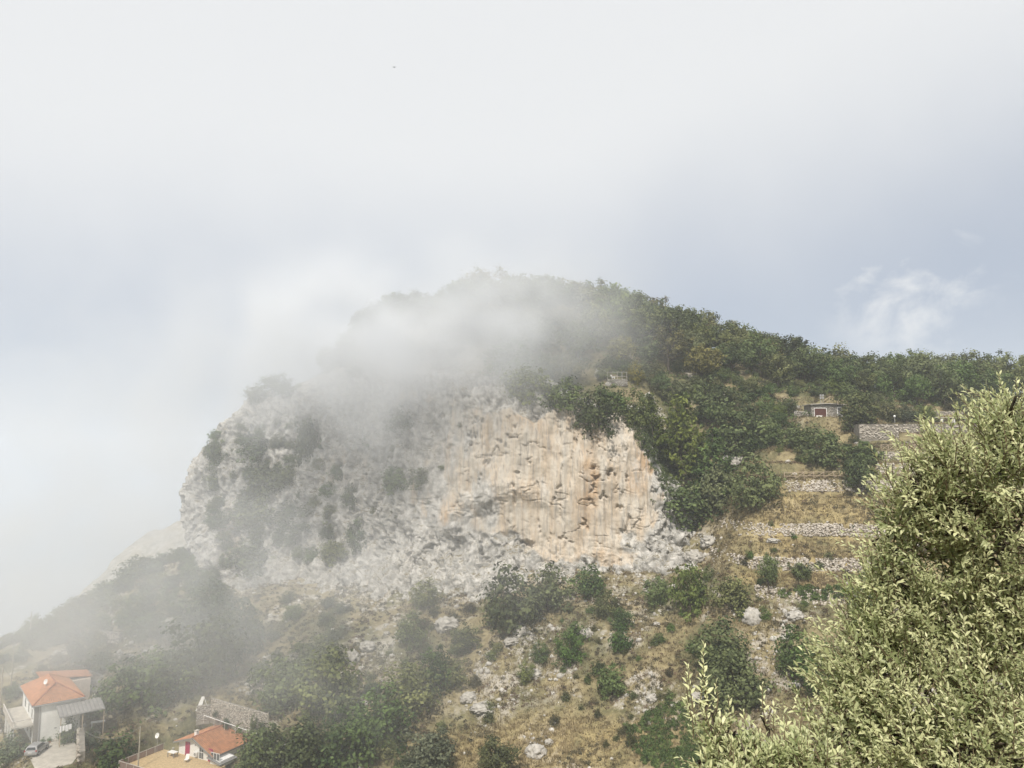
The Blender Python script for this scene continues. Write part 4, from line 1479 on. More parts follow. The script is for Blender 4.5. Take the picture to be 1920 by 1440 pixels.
gr = np.random.default_rng(11)
x, y, z, qx, qy = ground_samples(88000, None, gr)
x2, y2, z2, qx2, qy2 = ground_samples(150000, None, gr)
e2 = np.minimum(((qx2 - 1040) / 240) ** 2 + ((qy2 - 1390) / 50) ** 2, np.where((qx2 > 1330) & (qy2 < 1100) & (qy2 > 880), .5, 9))
k2 = (e2 < 1) & (gr.uniform(0, 1, len(x2)) < .5)
x, y, z, qx, qy = (np.concatenate([a, b[k2]]) for a, b in ((x, x2), (y, y2), (z, z2), (qx, qx2), (qy, qy2)))
p3 = np.stack([x, y, z * 0], 1)
dryness = fbm(p3 / 11.0 + 5, 3) + 0.75 * np.exp(-((qy - 1390) / 55) ** 2) * sstep(qx, 780, 900) + 0.45 * sstep(qx, 1330, 1400) * (1 - sstep(qy, 1120, 1200)) - 0.4 * (1 - sstep(qx, 500, 800))
keep = dryness > -0.28
zb_ = base_height(x, y)
li_ = np.clip(np.searchsorted(LEVELS, zb_, side='right') - 1, 0, len(LEVELS) - 2)
fr2 = (zb_ - LEVELS[li_]) / (LEVELS[li_ + 1] - LEVELS[li_])
keep &= ~((terrace_mask(x, y, zb_) > .5) & ((fr2 > .70) & (gr.uniform(0, 1, len(x)) < .9)) & (zb_ > LEVELS[1]) & (zb_ < LEVELS[-2]))
x, y, z, qx, qy, dryness = (a[keep] for a in (x, y, z, qx, qy, dryness))
n = len(x)
NB = 6
ang = gr.uniform(0, 2 * math.pi, (n, NB))
hh = gr.uniform(.18, .55, (n, 1)) * (1 + .6 * np.clip(dryness, 0, 1))[:, None] * gr.uniform(.6, 1.2, (n, NB))
sp = gr.uniform(.05, .30, (n, NB))
bx, by = x[:, None] + np.cos(ang) * sp, y[:, None] + np.sin(ang) * sp
lean = gr.uniform(.1, .45, (n, NB))
wv = np.stack([-np.sin(ang), np.cos(ang)], 2) * gr.uniform(.03, .075, (n, NB, 1))
b0 = np.stack([bx, by, np.broadcast_to(z[:, None] - .05, bx.shape)], 2)
tip = b0 + np.stack([np.cos(ang) * lean, np.sin(ang) * lean, hh], 2)
A_, B_ = b0.copy(), b0.copy()
A_[..., :2] += wv
B_[..., :2] -= wv
V = np.stack([A_, B_, tip], 2).reshape(-1, 3)
F = np.arange(len(V)).reshape(-1, 3)
tint = np.clip(.42 + .45 * dryness[:, None] + .25 * straw_mask(x, y, z)[:, None] + gr.normal(0, .18, (n, NB)), 0, 1)
grass = add_obj("dry_grass", npmesh("dry_grass", V, F, {"tint": np.repeat(tint.ravel(), 3)}), M["dry"])
grass["kind"] = "stuff"
grass["label"] = "dry straw-coloured grass covering the slope and terraces"

x, y, z, qx, qy = ground_samples(9000, None, gr)
p3 = np.stack([x, y, z * 0], 1)
m_ = fbm(p3 / 8.0 + 40, 4) + .25 * (1 - sstep(qx, 600, 900)) - .3 * np.exp(-((qy - 1390) / 50) ** 2) * sstep(qx, 780, 900) - .12 * sstep(qx, 1330, 1400)


def clumps(name, x, y, z, r, per, leaf, wid, hgt, mat, label):
    n = len(x)
    idx = np.repeat(np.arange(n), per)
    sc = r.uniform(.5, 1.3, n)[idx]
    th = r.uniform(0, 2 * math.pi, n * per)
    ph = np.arccos(r.uniform(0, 1, n * per))
    rr = r.uniform(.55, 1, n * per)
    d = np.stack([np.sin(ph) * np.cos(th), np.sin(ph) * np.sin(th), np.cos(ph)], 1)
    c = d * (rr * sc)[:, None] * np.array([wid, wid, hgt])
    c += np.stack([x, y, z - .04], 1)[idx]
    V, F = leaf_quads(c, d + r.normal(0, .5, d.shape), leaf * r.uniform(.6, 1.3, n * per), r, .6)
    t = np.clip(r.normal(.45, .2, n)[idx] + r.normal(0, .15, n * per), 0, 1)
    o = add_obj(name, npmesh(name, V, F, {"tint": np.repeat(t, 4)}), M[mat])
    o["kind"] = "stuff"
    o["label"] = label
    return o


k_ = m_ > -.02
clumps("scrub", x[k_], y[k_], z[k_], gr, 34, .135, .62, .55, "scrub", "low olive-grey scrub covering the slope")
x, y, z, qx, qy = ground_samples(9000, None, gr)
p3 = np.stack([x, y, z * 0], 1)
k_ = (fbm(p3 / 7.0 + 90, 4) + .1 * (1 - sstep(qx, 700, 1000)) > .02) & ~((qy > 1335) & (qx > 820))
clumps("dry_scrub", x[k_], y[k_], z[k_], gr, 30, .115, .55, .42, "brownscrub", "low brown dead-looking scrub covering the slope")
clumps("underwood", UNDER[0], UNDER[1], UNDER[2], gr, 60, .24, 1.7, 1.9, "oak", "dark green undergrowth between the trees of the ridge wood")
# bright leafy vines
x, y, z, qx, qy = ground_samples(60000, None, gr)
e = np.minimum(np.minimum(((qx - 1250) / 80) ** 2 + ((qy - 1385) / 62) ** 2, ((qx - 1525) / 72) ** 2 + ((qy - 1112) / 13) ** 2), ((qx - 1380) / 60) ** 2 + ((qy - 1415) / 40) ** 2)
k_ = e + .5 * fbm(np.stack([x, y, z], 1) / 3, 3) < 1
clumps("vine_cover", x[k_], y[k_], z[k_], gr, 62, .155, .6, .62, "lush", "bright green leafy vine cover on the lower slope beside the foreground tree")
# ivy on the right corner of the rock
iv = []
for t in np.linspace(0, 1, 70):
    for s in range(16):
        q = hit(1170 + 75 * t + fr.uniform(0, 40), 775 + 130 * t + fr.uniform(-25, 20))
        if q:
            iv.append(q[0])
iv = np.array([tuple(q) for q in iv])
clumps("ivy", iv[:, 0], iv[:, 1] - .2, iv[:, 2], gr, 26, .13, .6, .6, "lush", "bright green ivy sheet on the cliff's right corner")
# loose white stones
x, y, z, qx, qy = ground_samples(26000, None, gr)
rm = rock_mask(x, y, z)
k_ = gr.uniform(0, 1, len(x)) < rm ** 1.6 * .75 + .01
pos = np.stack([x[k_], y[k_], z[k_]], 1)
sz = np.clip(gr.lognormal(-1.55, .55, len(pos)), .1, .75)
st = add_obj("loose_stones", stones_mesh("loose_stones", pos, sz, gr, .8), M["limestone"])
st["kind"] = "stuff"
st["label"] = "loose white limestone rubble strewn over the slope"
print("cover", len(pos), round(time.time() - T0, 1))

# boulders and outcrops that can be told apart
bv, bf = ico(3)
BO = [(1410, 1165, 34, 50, "white limestone outcrop right of the broad dull shrub"), (1492, 1158, 36, 26, "rounded white boulder on the lowest terrace"),
      (1005, 1415, 40, 34, "white outcrop on straw grass near the bottom"), (1030, 1395, 18, 16, "small white boulder behind the outcrop near the bottom"),
      (905, 1330, 46, 20, "long white ledge of rock left of the straw grass"), (878, 1312, 30, 28, "white rock at the left end of the long ledge"),
      (725, 1190, 14, 12, "single pale boulder in the mist left of the round shrub"), (1100, 1190, 30, 22, "white rock above the light green shrub"),
      (975, 1190, 26, 34, "pointed white rock under the widest oak clump"), (960, 1205, 30, 20, "low white rock under the pointed one"),
      (1000, 1265, 34, 20, "white rock patch below two small dark shrubs"), (1310, 1310, 30, 22, "white rock at the left of the merging dark bushes"),
      (1225, 1310, 26, 16, "small white rock beside the nearly black bush"), (1232, 1172, 14, 12, "small round white stone below the dark left shrub"),
      (1330, 1018, 34, 30, "white rock spilling from the cliff's right foot"), (1305, 1048, 40, 34, "largest white rock at the cliff's right foot"),
      (1450, 1015, 26, 12, "low white rock by the second terrace wall"), (690, 1215, 34, 26, "pale crag fragment in the mist under the left crags"),
      (660, 1240, 30, 40, "upright pale crag in the mist under the left crags"), (840, 1175, 50, 36, "tilted white slab above the oval misty shrub"),
      (1216, 760, 26, 48, "white rock spike beside the yellowing tree"),
      (1120, 705, 12, 26, "thin pale rock left of the railed lookout"), (1140, 722, 12, 12, "white boulder under the railed lookout"),
      (316, 1185, 36, 50, "pale rock tower in the mist above the largest misty tree"), (430, 1145, 20, 40, "narrow leaning white crag in the mist"),
      (1375, 870, 60, 34, "grey rock slab behind the bright green bush"), ]
for j, (px, py, w, h, lab) in enumerate(BO):
    q = hit(px, py)
    if not q:
        continue
    p = q[0]
    s = p.y / FOC
    r = np.random.default_rng(900 + j)
    w, h = w * .72, h * .6
    dsp = .62 + .36 * ridged(bv * 1.5 + j * 5, 4, .62) + .10 * fbm(bv * 5 + j, 2)
    P = bv * dsp[:, None] * np.array([w * s * .6, w * s * .5, h * s * .62])
    P += np.stack([fbm(bv * 2.5 + 9 + j, 3), fbm(bv * 2.5 + 19 + j, 3), fbm(bv * 2.5 + 29 + j, 3)], 1) * np.array([w * s, w * s, h * s]) * .10
    me = npmesh("boulder", P, bf, {"tint": np.clip(.35 + .5 * fbm(bv * 3 + j, 3), 0, 1)})
    o = add_obj("boulder", me, M["limestone"], loc=(p.x, p.y + .2, p.z + h * s * .06), rotz=r.uniform(-.5, .5))
    o["label"], o["category"], o["group"] = lab, "rock", "boulders and outcrops"

# ================================================================== buildings and small things
M["plaster"] = plain("white_plaster", (0.80, 0.80, 0.78), 0.85, 0.10, 0.6)
M["plaster_warm"] = plain("cream_plaster", (0.58, 0.50, 0.43), 0.85, 0.14, 0.8)
M["white"] = plain("white_paint", (0.78, 0.78, 0.77), 0.6, 0.08, 2)
M["tile_a"] = plain("roof_tile", (0.43, 0.205, 0.11), 0.8, 0.30, 1.6)
M["tile_b"] = plain("roof_tile_pale", (0.45, 0.225, 0.125), 0.8, 0.25, 1.2)
M["tile_dark"] = plain("roof_tile_old", (0.30, 0.12, 0.075), 0.85, 0.3, 1.6)
M["fascia"] = plain("grey_fascia", (0.22, 0.22, 0.22), 0.6, 0.15, 2)
M["magenta"] = plain("magenta_shutter", (0.36, 0.03, 0.10), 0.5, 0.12, 4)
M["glass"] = plain("window_glass", (0.09, 0.10, 0.11), 0.12, 0.2, 2)
M["paving"] = plain("patio_tile", (0.52, 0.39, 0.22), 0.8, 0.25, 3)
M["concrete"] = plain("concrete", (0.45, 0.42, 0.37), 0.9, 0.2, 0.8)
M["metal"] = plain("grey_metal", (0.36, 0.36, 0.36), 0.45, 0.15, 5, metal=0.3)
M["rail"] = plain("pale_rail", (0.58, 0.54, 0.50), 0.6, 0.12, 5)
M["screen"] = plain("brown_screen", (0.27, 0.20, 0.17), 0.8, 0.2, 3)
M["pole"] = plain("wooden_pole", (0.40, 0.37, 0.31), 0.9, 0.25, 4)
M["timber"] = plain("pale_timber", (0.42, 0.34, 0.25), 0.85, 0.25, 4)
M["wire"] = plain("wire", (0.25, 0.25, 0.25), 0.6, 0.05, 1)
M["carpaint"] = plain("silver_paint", (0.42, 0.42, 0.43), 0.28, 0.04, 1, metal=0.5)
M["carglass"] = plain("car_glass", (0.03, 0.035, 0.04), 0.1, 0.1, 1)
M["rubber"] = plain("rubber", (0.03, 0.03, 0.03), 0.8, 0.2, 5)
M["redlamp"] = plain("red_lamp", (0.35, 0.03, 0.03), 0.3, 0.1, 1)
M["rust"] = plain("dark_red_door", (0.09, 0.034, 0.028), 0.6, 0.2, 3)
M["orange"] = plain("orange_cloth", (0.75, 0.20, 0.08), 0.8, 0.1, 3)
M["terracotta"] = plain("terracotta", (0.38, 0.16, 0.09), 0.8, 0.2, 6)
M["corrugated"] = plain("corrugated_sheet", (0.27, 0.26, 0.25), 0.6, 0.25, 2)
M["cloth"] = plain("white_cloth", (0.8, 0.8, 0.82), 0.9, 0.06, 3)


def tiled_slope(mb, quad, rows, cols):
    """a roof slope: quad = eave-left, eave-right, top-right, top-left; barrel tiles in stepped courses"""
    A, B, C_, D = [np.array(q, float) for q in quad]
    nrm_ = np.cross(B - A, D - A)
    nrm_ /= np.linalg.norm(nrm_)
    if nrm_[2] < 0:
        nrm_ = -nrm_
    nu = cols * 2
    for r_ in range(rows):
        t0, t1 = r_ / rows, (r_ + 1) / rows
        L0, R0 = A + (D - A) * t0, B + (C_ - B) * t0
        L1, R1 = A + (D - A) * t1, B + (C_ - B) * t1
        b = len(mb.v)
        for k in range(nu + 1):
            s = k / nu
            w = (.055 if k % 2 else 0.0)
            p0, p1 = L0 + (R0 - L0) * s, L1 + (R1 - L1) * s
            mb.v.append(tuple(p0 + nrm_ * (w + .05)))
            mb.v.append(tuple(p1 + nrm_ * (w + .005)))
        for k in range(nu):
            i = b + 2 * k
            mb.f.append((i, i + 2, i + 3, i + 1))


# ---------------------------------------------------------------- hipped house on the left
def hipped_house():
    root = thing("hipped_house", "pale two-storey house with hipped orange tile roof in the mist", "house", (H1N[0], H1N[1], H1_BASE), YAW1)
    W, L = 7.2, 13.8                 # along local x (right wall) and y (left wall), eaves to eaves
    e = H1N[2] - H1_BASE             # eave height
    ov = .45
    wl_ = MB().box(ov, W - ov, ov, L - ov, -.5, e - .12)
    wl_.build("wall", M["plaster"], root)
    MB().box(ov - .05, ov + .55, ov - .06, ov + .5, -.4, e - .15).build("corner_stonework", M["greystone"], root)
    rh = 2.1
    roof = MB()
    roof.slab([(0, 0, e), (W, 0, e), (W, L, e), (0, L, e)], .14)
    roof = roof.build("roof", M["fascia"], root)
    r0, r1 = (W / 2, W / 2 + .3, e + rh), (W / 2, L - W / 2, e + rh)
    for nm, quad, rows, cols, mt in (("front_tiles", ((0, 0, e), (W, 0, e), r0, r0), 13, 20, "tile_b"), ("left_tiles", ((0, L, e), (0, 0, e), r0, r1), 13, 38, "tile_a"),
                                     ("right_tiles", ((W, 0, e), (W, L, e), r1, r0), 13, 38, "tile_b"), ("back_tiles", ((W, L, e), (0, L, e), r1, r1), 13, 20, "tile_a")):
        q = MB()
        tiled_slope(q, quad, rows, cols)
        o = q.build("roof_tiles", M[mt], roof)
        o["kind"] = "stuff"
    rg = MB()
    for a, b in ((r0, r1), ((0, 0, e), r0), ((W, 0, e), r0)):
        rg.tube([Vector(a) + Vector((0, 0, .07)), Vector(b) + Vector((0, 0, .07))], .11, 6)
    rg.build("ridge_tiles", M["tile_dark"], roof)
    MB().tube([(-.02, -.02, e - .1), (W, -.02, e - .1)], .08).tube([(-.02, 0, e - .1), (-.02, L, e - .1)], .08).build("gutter", M["metal"], root)
    MB().tube([(ov + .7, ov - .09, -.3), (ov + .7, ov - .09, e - .2)], .06).build("downpipe", M["metal"], root)
    # windows on the left wall and one low vent on the white wall
    for y0 in (2.2, 5.6, 9.2):
        for z0 in (.6, 3.5):
            f = MB().box(ov - .06, ov + .02, y0, y0 + 1.1, z0, z0 + 1.5).build("window", M["white"], root)
            MB().box(ov - .08, ov - .062, y0 + .1, y0 + 1.0, z0 + .1, z0 + 1.4).build("pane", M["glass"], f)
    MB().box(3.2, 3.55, ov - .05, ov + .02, 1.9, 2.0).build("vent", M["fascia"], root)
    # balcony along the left wall
    bz = e - 3.0
    bal = MB().box(-2.4, ov - .003, .9, L - 1.5, bz - .25, bz).build("balcony", M["concrete"], root)
    rl = MB().box(-2.42, -2.30, .9, L - 1.5, bz + .85, bz + .97).box(-2.30, ov - .1, .9, 1.02, bz + .85, bz + .97)
    rl.build("balcony_rail", M["rail"], bal)
    for k in range(14):
        y = 1.0 + k * .85
        MB().box(-2.41, -2.31, y, y + .1, bz + .003, bz + .847).build("baluster", M["rail"], bal)
    for y in (1.2, 4.0, 6.8, 9.6):
        MB().box(-2.3, -2.05, y, y + .25, -2.5, bz - .253).build("balcony_post", M["white"], bal)
    # lower wing behind
    MB().box(W * .45, W + 3.4, L - .45, L + 5.0, -.5, e - .6).build("wing_wall", M["plaster_warm"], root)
    q = MB()
    ew = e - .4
    tiled_slope(q, ((W + 3.8, L + .2, ew), (W + 3.8, L + 5.2, ew), (W * .4, L + 5.2, ew + 1.1), (W * .4, L + .2, ew + 1.1)), 8, 16)
    q.slab([(W + 3.8, L + .2, ew), (W + 3.8, L + 5.2, ew), (W * .4, L + 5.2, ew + 1.1), (W * .4, L + .2, ew + 1.1)], .12)
    q.build("wing_roof", M["tile_a"], root)
    return root


hipped_house()
loc1 = lambda x, y, z: np.array([H1N[0] + U1[0] * x + V1[0] * y, H1N[1] + U1[1] * x + V1[1] * y, H1_BASE + z])
E1 = H1N[2] - H1_BASE
# satellite dish on the hipped roof
def dish(name, label, pos, mast, rad=.42, tilt=(-.35, -.85, .35)):
    root = thing(name, label, "satellite dish", pos)
    MB().tube([(0, 0, 0), (0, 0, mast)], .035).build("mast", M["metal"], root)
    d = Vector(tilt).normalized()
    a = d.orthogonal().normalized()
    b = d.cross(a)
    q = MB()
    c0 = Vector((0, 0, mast))
    rings = 5
    q.v.append(tuple(c0))
    for i in range(1, rings + 1):
        for k in range(16):
            t = 2 * math.pi * k / 16
            rr = rad * i / rings
            q.v.append(tuple(c0 + (a * math.cos(t) + b * math.sin(t)) * rr + d * (.28 * rad * (i / rings) ** 2)))
    for k in range(16):
        q.f.append((0, 1 + k, 1 + (k + 1) % 16))
        for i in range(rings - 1):
            q.f.append((1 + i * 16 + k, 1 + (i + 1) * 16 + k, 1 + (i + 1) * 16 + (k + 1) % 16, 1 + i * 16 + (k + 1) % 16))
    q.build("dish", M["white"], root)
    MB().tube([c0 - b * rad * .8 + d * .2 * rad, c0 + d * rad * 1.1], .018).build("feed_arm", M["metal"], root)
    return root


dish("satellite_dish", "small white satellite dish on the hipped roof", loc1(2.4, 5.0, E1 + 1.3), .9)
# corrugated canopy at the far end of the white wall
cn_ = thing("canopy", "striped corrugated canopy leaning on the white wall of the hipped house", "canopy", loc1(5.2, .2, 0), YAW1)
cz = E1 - .55
q = MB()
nst = 11
for k in range(nst):
    x0 = -1.9 + k * .56
    q.slab([(x0, -3.4, cz - .9), (x0 + .40, -3.4, cz - .9), (x0 + .40, .1, cz), (x0, .1, cz)], .06)
q.build("slats", M["corrugated"], cn_)
q = MB().slab([(-2.0, -3.5, cz - 1.0), (4.4, -3.5, cz - 1.0), (4.4, .1, cz - .09), (-2.0, .1, cz - .09)], .05)
q.build("sheet", M["fascia"], cn_)
for x in (-1.8, 1.2, 4.2):
    MB().box(x, x + .12, -3.35, -3.23, -.3, cz - 1.06).build("post", M["timber"], cn_)
# laundry on a line by the wall corner
ld = thing("laundry", "white laundry hanging under the corrugated canopy", "laundry", loc1(3.3, -3.3, 2.2), YAW1)
for k in range(4):
    q = MB()
    for j in range(4):
        q.face((k * .42 + j * .09, .05 * math.sin(j * 2 + k), 1.0), (k * .42 + (j + 1) * .09, .05 * math.sin((j + 1) * 2 + k), 1.0),
               (k * .42 + (j + 1) * .09, .08 * math.sin((j + 1) * 2 + k), .0 + .2 * (k % 2)), (k * .42 + j * .09, .08 * math.sin(j * 2 + k), .0 + .2 * (k % 2)))
    q.build("sheet", M["cloth"], ld)
MB().tube([(-.2, 0, 1.0), (2.0, 0, 1.02)], .012).build("line", M["wire"], ld)
# round steps at the wall foot
stp = thing("round_steps", "semicircular concrete steps at the foot of the white wall", "steps", loc1(5.2, .4, -.05), YAW1)
for k in range(4):
    q = MB()
    R_ = 2.6 - k * .5
    pts = [(R_ * math.cos(math.pi + math.pi * i / 14), R_ * math.sin(math.pi + math.pi * i / 14), .16 * (k + 1)) for i in range(15)]
    q.slab(pts, .16)
    q.build("step", M["concrete"], stp)
# flower pots beside the steps
for k, (x, y, hgt, lab) in enumerate(((1.7, -.2, .9, "leafy potted plant nearest the car at the white wall"), (2.6, -.1, .7, "small potted plant left of the round steps"),
                                      (4.2, .0, 1.5, "slender potted cypress by the round steps"), (5.6, .05, .7, "red-leaved potted plant right of the round steps"))):
    r_ = thing("potted_plant", lab, "potted plant", loc1(x, y, -.05), 0, "potted plants along the white wall")
    MB().tube([(0, 0, 0), (0, 0, .35)], .16, 10, .22).build("pot", M["terracotta"], r_)
    o = crown_obj("foliage", "low" if hgt < 1.2 else "conifer", 0, "lush" if k != 3 else "yellow", r_, loc=(0, 0, .28))
    o.scale = (.75 if hgt < 1.2 else .4, .75 if hgt < 1.2 else .4, hgt)
# drive
dv = thing("driveway", "pale concrete driveway in front of the hipped house", "driveway", loc1(2.6, -5.5, 0), YAW1)
MB().slab([(-3.2, -5.9, -.03), (1.2, -5.9, -.03), (2.8, -2.5, -.03), (3.2, 5.6, -.03), (-3.2, 5.6, -.03)], .25).build("slab", M["concrete"], dv)


def car(name, label, pos, yaw):
    """small silver hatchback seen from behind and above; local +y is forward, length 4.1, width 1.72"""
    root = thing(name, label, "car", pos, yaw)
    prof = [(-2.0, .35), (-2.05, .75), (-1.95, 1.0), (-1.72, 1.40), (-1.35, 1.52), (.1, 1.50), (.85, 1.02), (1.75, .88), (2.05, .70), (2.05, .35)]
    hw = [.80, .84, .82, .66, .63, .64, .78, .80, .76, .78]
    q = MB()
    n = len(prof)
    for s in (-1, 1):
        for (y, z), w in zip(prof, hw):
            q.v.append((s * w, y, z))
    for i in range(n - 1):
        q.f.append((i, i + 1, n + i + 1, n + i))
    q.f.append(tuple(range(n - 1, -1, -1)))
    q.f.append(tuple(range(n, 2 * n)))
    q.f.append((0, n, 2 * n - 1, n - 1))
    body = q.build("body", M["carpaint"], root)
    MB().face((-.70, -1.965, 1.03), (.70, -1.965, 1.03), (.56, -1.755, 1.38), (-.56, -1.755, 1.38)).build("rear_window", M["carglass"], root)
    MB().face((-.70, .83, 1.06), (.70, .83, 1.06), (.58, .19, 1.47), (-.58, .19, 1.47)).build("windscreen", M["carglass"], root)
    for s in (-1, 1):
        MB().face((s * .80, -1.5, 1.03), (s * .80, .6, 1.03), (s * .68, .0, 1.42), (s * .68, -1.3, 1.44)).build("side_window", M["carglass"], root)
        MB().box(s * .80 - .10, s * .80 + .06, -2.06, -1.93, .82, 1.02).build("tail_lamp", M["redlamp"], root)
        for y in (-1.25, 1.28):
            w_ = MB().tube([(s * .70, y, .32), (s * .88, y, .32)], .32, 14).build("wheel", M["rubber"], root)
            MB().tube([(s * .86, y, .32), (s * .892, y, .32)], .19, 10).build("rim", M["metal"], w_)
    MB().box(-.82, .82, -2.12, -2.0, .36, .62).build("bumper", M["carpaint"], root)
    MB().box(-.26, .26, -2.135, -2.118, .66, .76).build("number_plate", M["white"], root)
    return root


cp_ = loc1(.55, -3.2, -.02)
car("parked_car", "silver hatchback parked at the white wall of the hipped house", cp_, YAW1 - math.radians(34))
# rubble bank beside the drive
A = at(120, 1372, 97)
B = at(156, 1440, 92)
stone_wall("rubble_bank", "loose rubble stone bank right of the concrete driveway", "stone wall", loc1(6.3, -1.2, 0)[:2], loc1(4.6, -11.5, 0)[:2], 2.2, .8, H1_BASE - .3, H1_BASE - .8, "drystone", size=(.16, .34))
# mesh fence and sheds behind the house
fp = hit(178, 1300)
if fp:
    p = fp[0]
    ft = thing("mesh_fence", "grey mesh fence panel standing behind the hipped house", "fence", (p.x, p.y, p.z), math.radians(-35))
    for k in range(15):
        MB().box(-2.6 + k * .37, -2.6 + k * .37 + .06, -.03, .03, -.3, 3.6).build("bar", M["metal"], ft)
    for z in (.4, 1.9, 3.5):
        MB().box(-2.65, 2.65, -.05, -.031, z, z + .08).build("rail", M["metal"], ft)
for (px, py, w, h, lab) in ((163, 1300, 1.5, 1.6, "white water tank box behind the hipped house"), (146, 1290, 1.2, 1.2, "grey shed box behind the hipped roof"), (183, 1362, 2.0, .8, "white garden table on the bank right of the hipped house")):
    q_ = hit(px, py)
    if not q_:
        continue
    p = q_[0]
    if "table" in lab:
        t_ = thing("garden_table", lab, "table", (p.x, p.y, p.z), .4)
        MB().box(-w / 2, w / 2, -.45, .45, .72, .8).build("table_top", M["white"], t_)
        for sx in (-1, 1):
            for sy in (-1, 1):
                MB().box(sx * w * .42 - .04, sx * w * .42 + .04, sy * .36 - .04, sy * .36 + .04, -.2, .717).build("leg", M["white"], t_)
    else:
        t_ = thing("water_tank" if "tank" in lab else "garden_shed", lab, "tank" if "tank" in lab else "shed", (p.x, p.y, p.z), .7)
        MB().box(-w / 2, w / 2, -w / 2, w / 2, -.3, h).build("body", M["white" if "white" in lab else "corrugated"], t_)
        MB().slab([(-w * .56, -w * .56, h + .1), (w * .56, -w * .56, h + .1), (w * .56, w * .56, h + .2), (-w * .56, w * .56, h + .2)], .09).build("lid", M["corrugated"], t_)


# ---------------------------------------------------------------- house with the red gable roof
def gabled_house():
    root = thing("gabled_house", "white house with red ribbed tile roof and magenta shutters at the bottom", "house", (H2A[0], H2A[1], H2_FLOOR), YAW2)
    ap = H2A[2] - H2_FLOOR
    L = 10.0
    hl, hr = -4.3, 4.7
    zl, zr = ap - 1.25, ap - 2.15
    f0 = .75                       # facade set back under the roof
    q = MB()
    q.face((hl + .5, f0, -.3), (hr - .5, f0, -.3), (hr - .5, f0, zr - .0), (0, f0, ap - .22), (hl + .5, f0, zl - .05))
    q.face((hr - .5, f0, -.3), (hr - .5, L - .4, -.3), (hr - .5, L - .4, zr), (hr - .5, f0, zr))
    q.face((hl + .5, L - .4, -.3), (hl + .5, f0, -.3), (hl + .5, f0, zl - .05), (hl + .5, L - .4, zl - .05))
    q.face((hr - .5, L - .4, -.3), (hl + .5, L - .4, -.3), (hl + .5, L - .4, zl - .05), (0, L - .4, ap - .22), (hr - .5, L - .4, zr))
    q.build("wall", M["white"], root)
    roof = MB().slab([(hl, 0, zl), (0, 0, ap), (0, L, ap), (hl, L, zl)], .2).slab([(0.004, 0, ap), (hr, 0, zr), (hr, L, zr), (0.004, L, ap)], .2).build("roof", M["fascia"], root)
    for quad, rows, cols in ((((hr, 0.12, zr), (hr, L, zr), (0, L, ap), (0, .12, ap)), 16, 30), (((hl, L, zl), (hl, .12, zl), (0, .12, ap), (0, L, ap)), 12, 30)):
        q = MB()
        tiled_slope(q, quad, rows, cols)
        o = q.build("roof_tiles", M["tile_a"], roof)
        o["kind"] = "stuff"
    # broad ribs running down the slope, as the photo shows
    q = MB()
    for k in range(30):
        y = .2 + k * (L - .3) / 30
        q.tube([(.05, y, ap + .10), (hr - .05, y, zr + .10)], .06, 5)
    o = q.build("roof_ribs", M["tile_a"], roof)
    o["kind"] = "stuff"
    MB().tube([(0, .05, ap + .09), (0, L, ap + .09)], .13, 7).build("ridge_tiles", M["tile_dark"], roof)
    ch = MB().box(-.95, -.45, 1.2, 1.7, ap - .6, ap + .55).build("chimney", M["plaster"], roof)
    MB().box(-1.02, -.38, 1.13, 1.77, ap + .553, ap + .63).build("chimney_cap", M["concrete"], ch)
    fy = f0 - .04
    for x0, x1 in ((-2.25, -1.25), (3.0, 3.95)):
        d = MB().box(x0, x1, fy - .05, fy + .03, 0, 2.05 if x0 < 0 else 1.9).build("shutter_door", M["magenta"], root)
        for k in range(2):
            for z in (.15, 1.1):
                MB().box(x0 + .08 + k * .46, x0 + .46 + k * .46, fy - .075, fy - .052, z, z + .75).build("panel", M["magenta"], d)
    fd = MB().box(.95, 2.0, fy - .05, fy + .03, 0, 2.1).build("french_window", M["white"], root)
    for k in range(2):
        for z in (.12, 1.1):
            MB().box(1.04 + k * .48, 1.44 + k * .48, fy - .07, fy - .053, z, z + .88).build("pane", M["glass"], fd)
    ac = MB().box(.05, .75, fy - .36, fy - .03, .35, .95).build("air_conditioner", M["white"], root)
    MB().tube([(.38, fy - .38, .65), (.38, fy - .363, .65)], .23, 14).build("fan_grille", M["metal"], ac)
    MB().box(-.15, .1, fy - .03, fy + .03, 1.75, 1.95).build("meter_box", M["metal"], root)
    # small bay at the right end of the facade
    bay = MB().box(4.0, 6.2, f0 - .5, f0 + 2.2, -.3, zr - .35).build("bay", M["white"], root)
    MB().slab([(3.6, f0 - .9, zr - .05), (6.6, f0 - .9, zr - .65), (6.6, f0 + 2.5, zr - .65), (3.6, f0 + 2.5, zr - .05)], .15).build("bay_roof", M["fascia"], bay)
    for k in range(3):
        w = MB().box(4.15 + k * .66, 4.72 + k * .66, f0 - .56, f0 - .503, .7, 1.75).build("window", M["white"], bay)
        MB().box(4.21 + k * .66, 4.66 + k * .66, f0 - .58, f0 - .563, .77, 1.68).build("pane", M["glass"], w)
    # patio with railing
    pt = MB().box(hl - 3.0, 6.8, -7.2, f0 - .003, -2.6, -.02).build("patio", M["paving"], root)
    jt = MB()
    for k in range(1, 18):
        jt.box(hl - 3.0, 6.8, -7.2 + k * .44, -7.2 + k * .44 + .015, -.019, -.0155)
    for k in range(1, 31):
        jt.box(hl - 3.0 + k * .44, hl - 3.0 + k * .44 + .015, -7.2, f0 - .01, -.0150, -.0115)
    jt = jt.build("tile_joints", M["mortar"], pt)
    jt["kind"] = "stuff"
    rl = MB().box(hl - 3.0, hl - 2.94, -7.2, f0, .93, 1.0).box(hl - 2.937, 6.8, -7.2, -7.14, .93, 1.0).build("patio_rail", M["rail"], root)
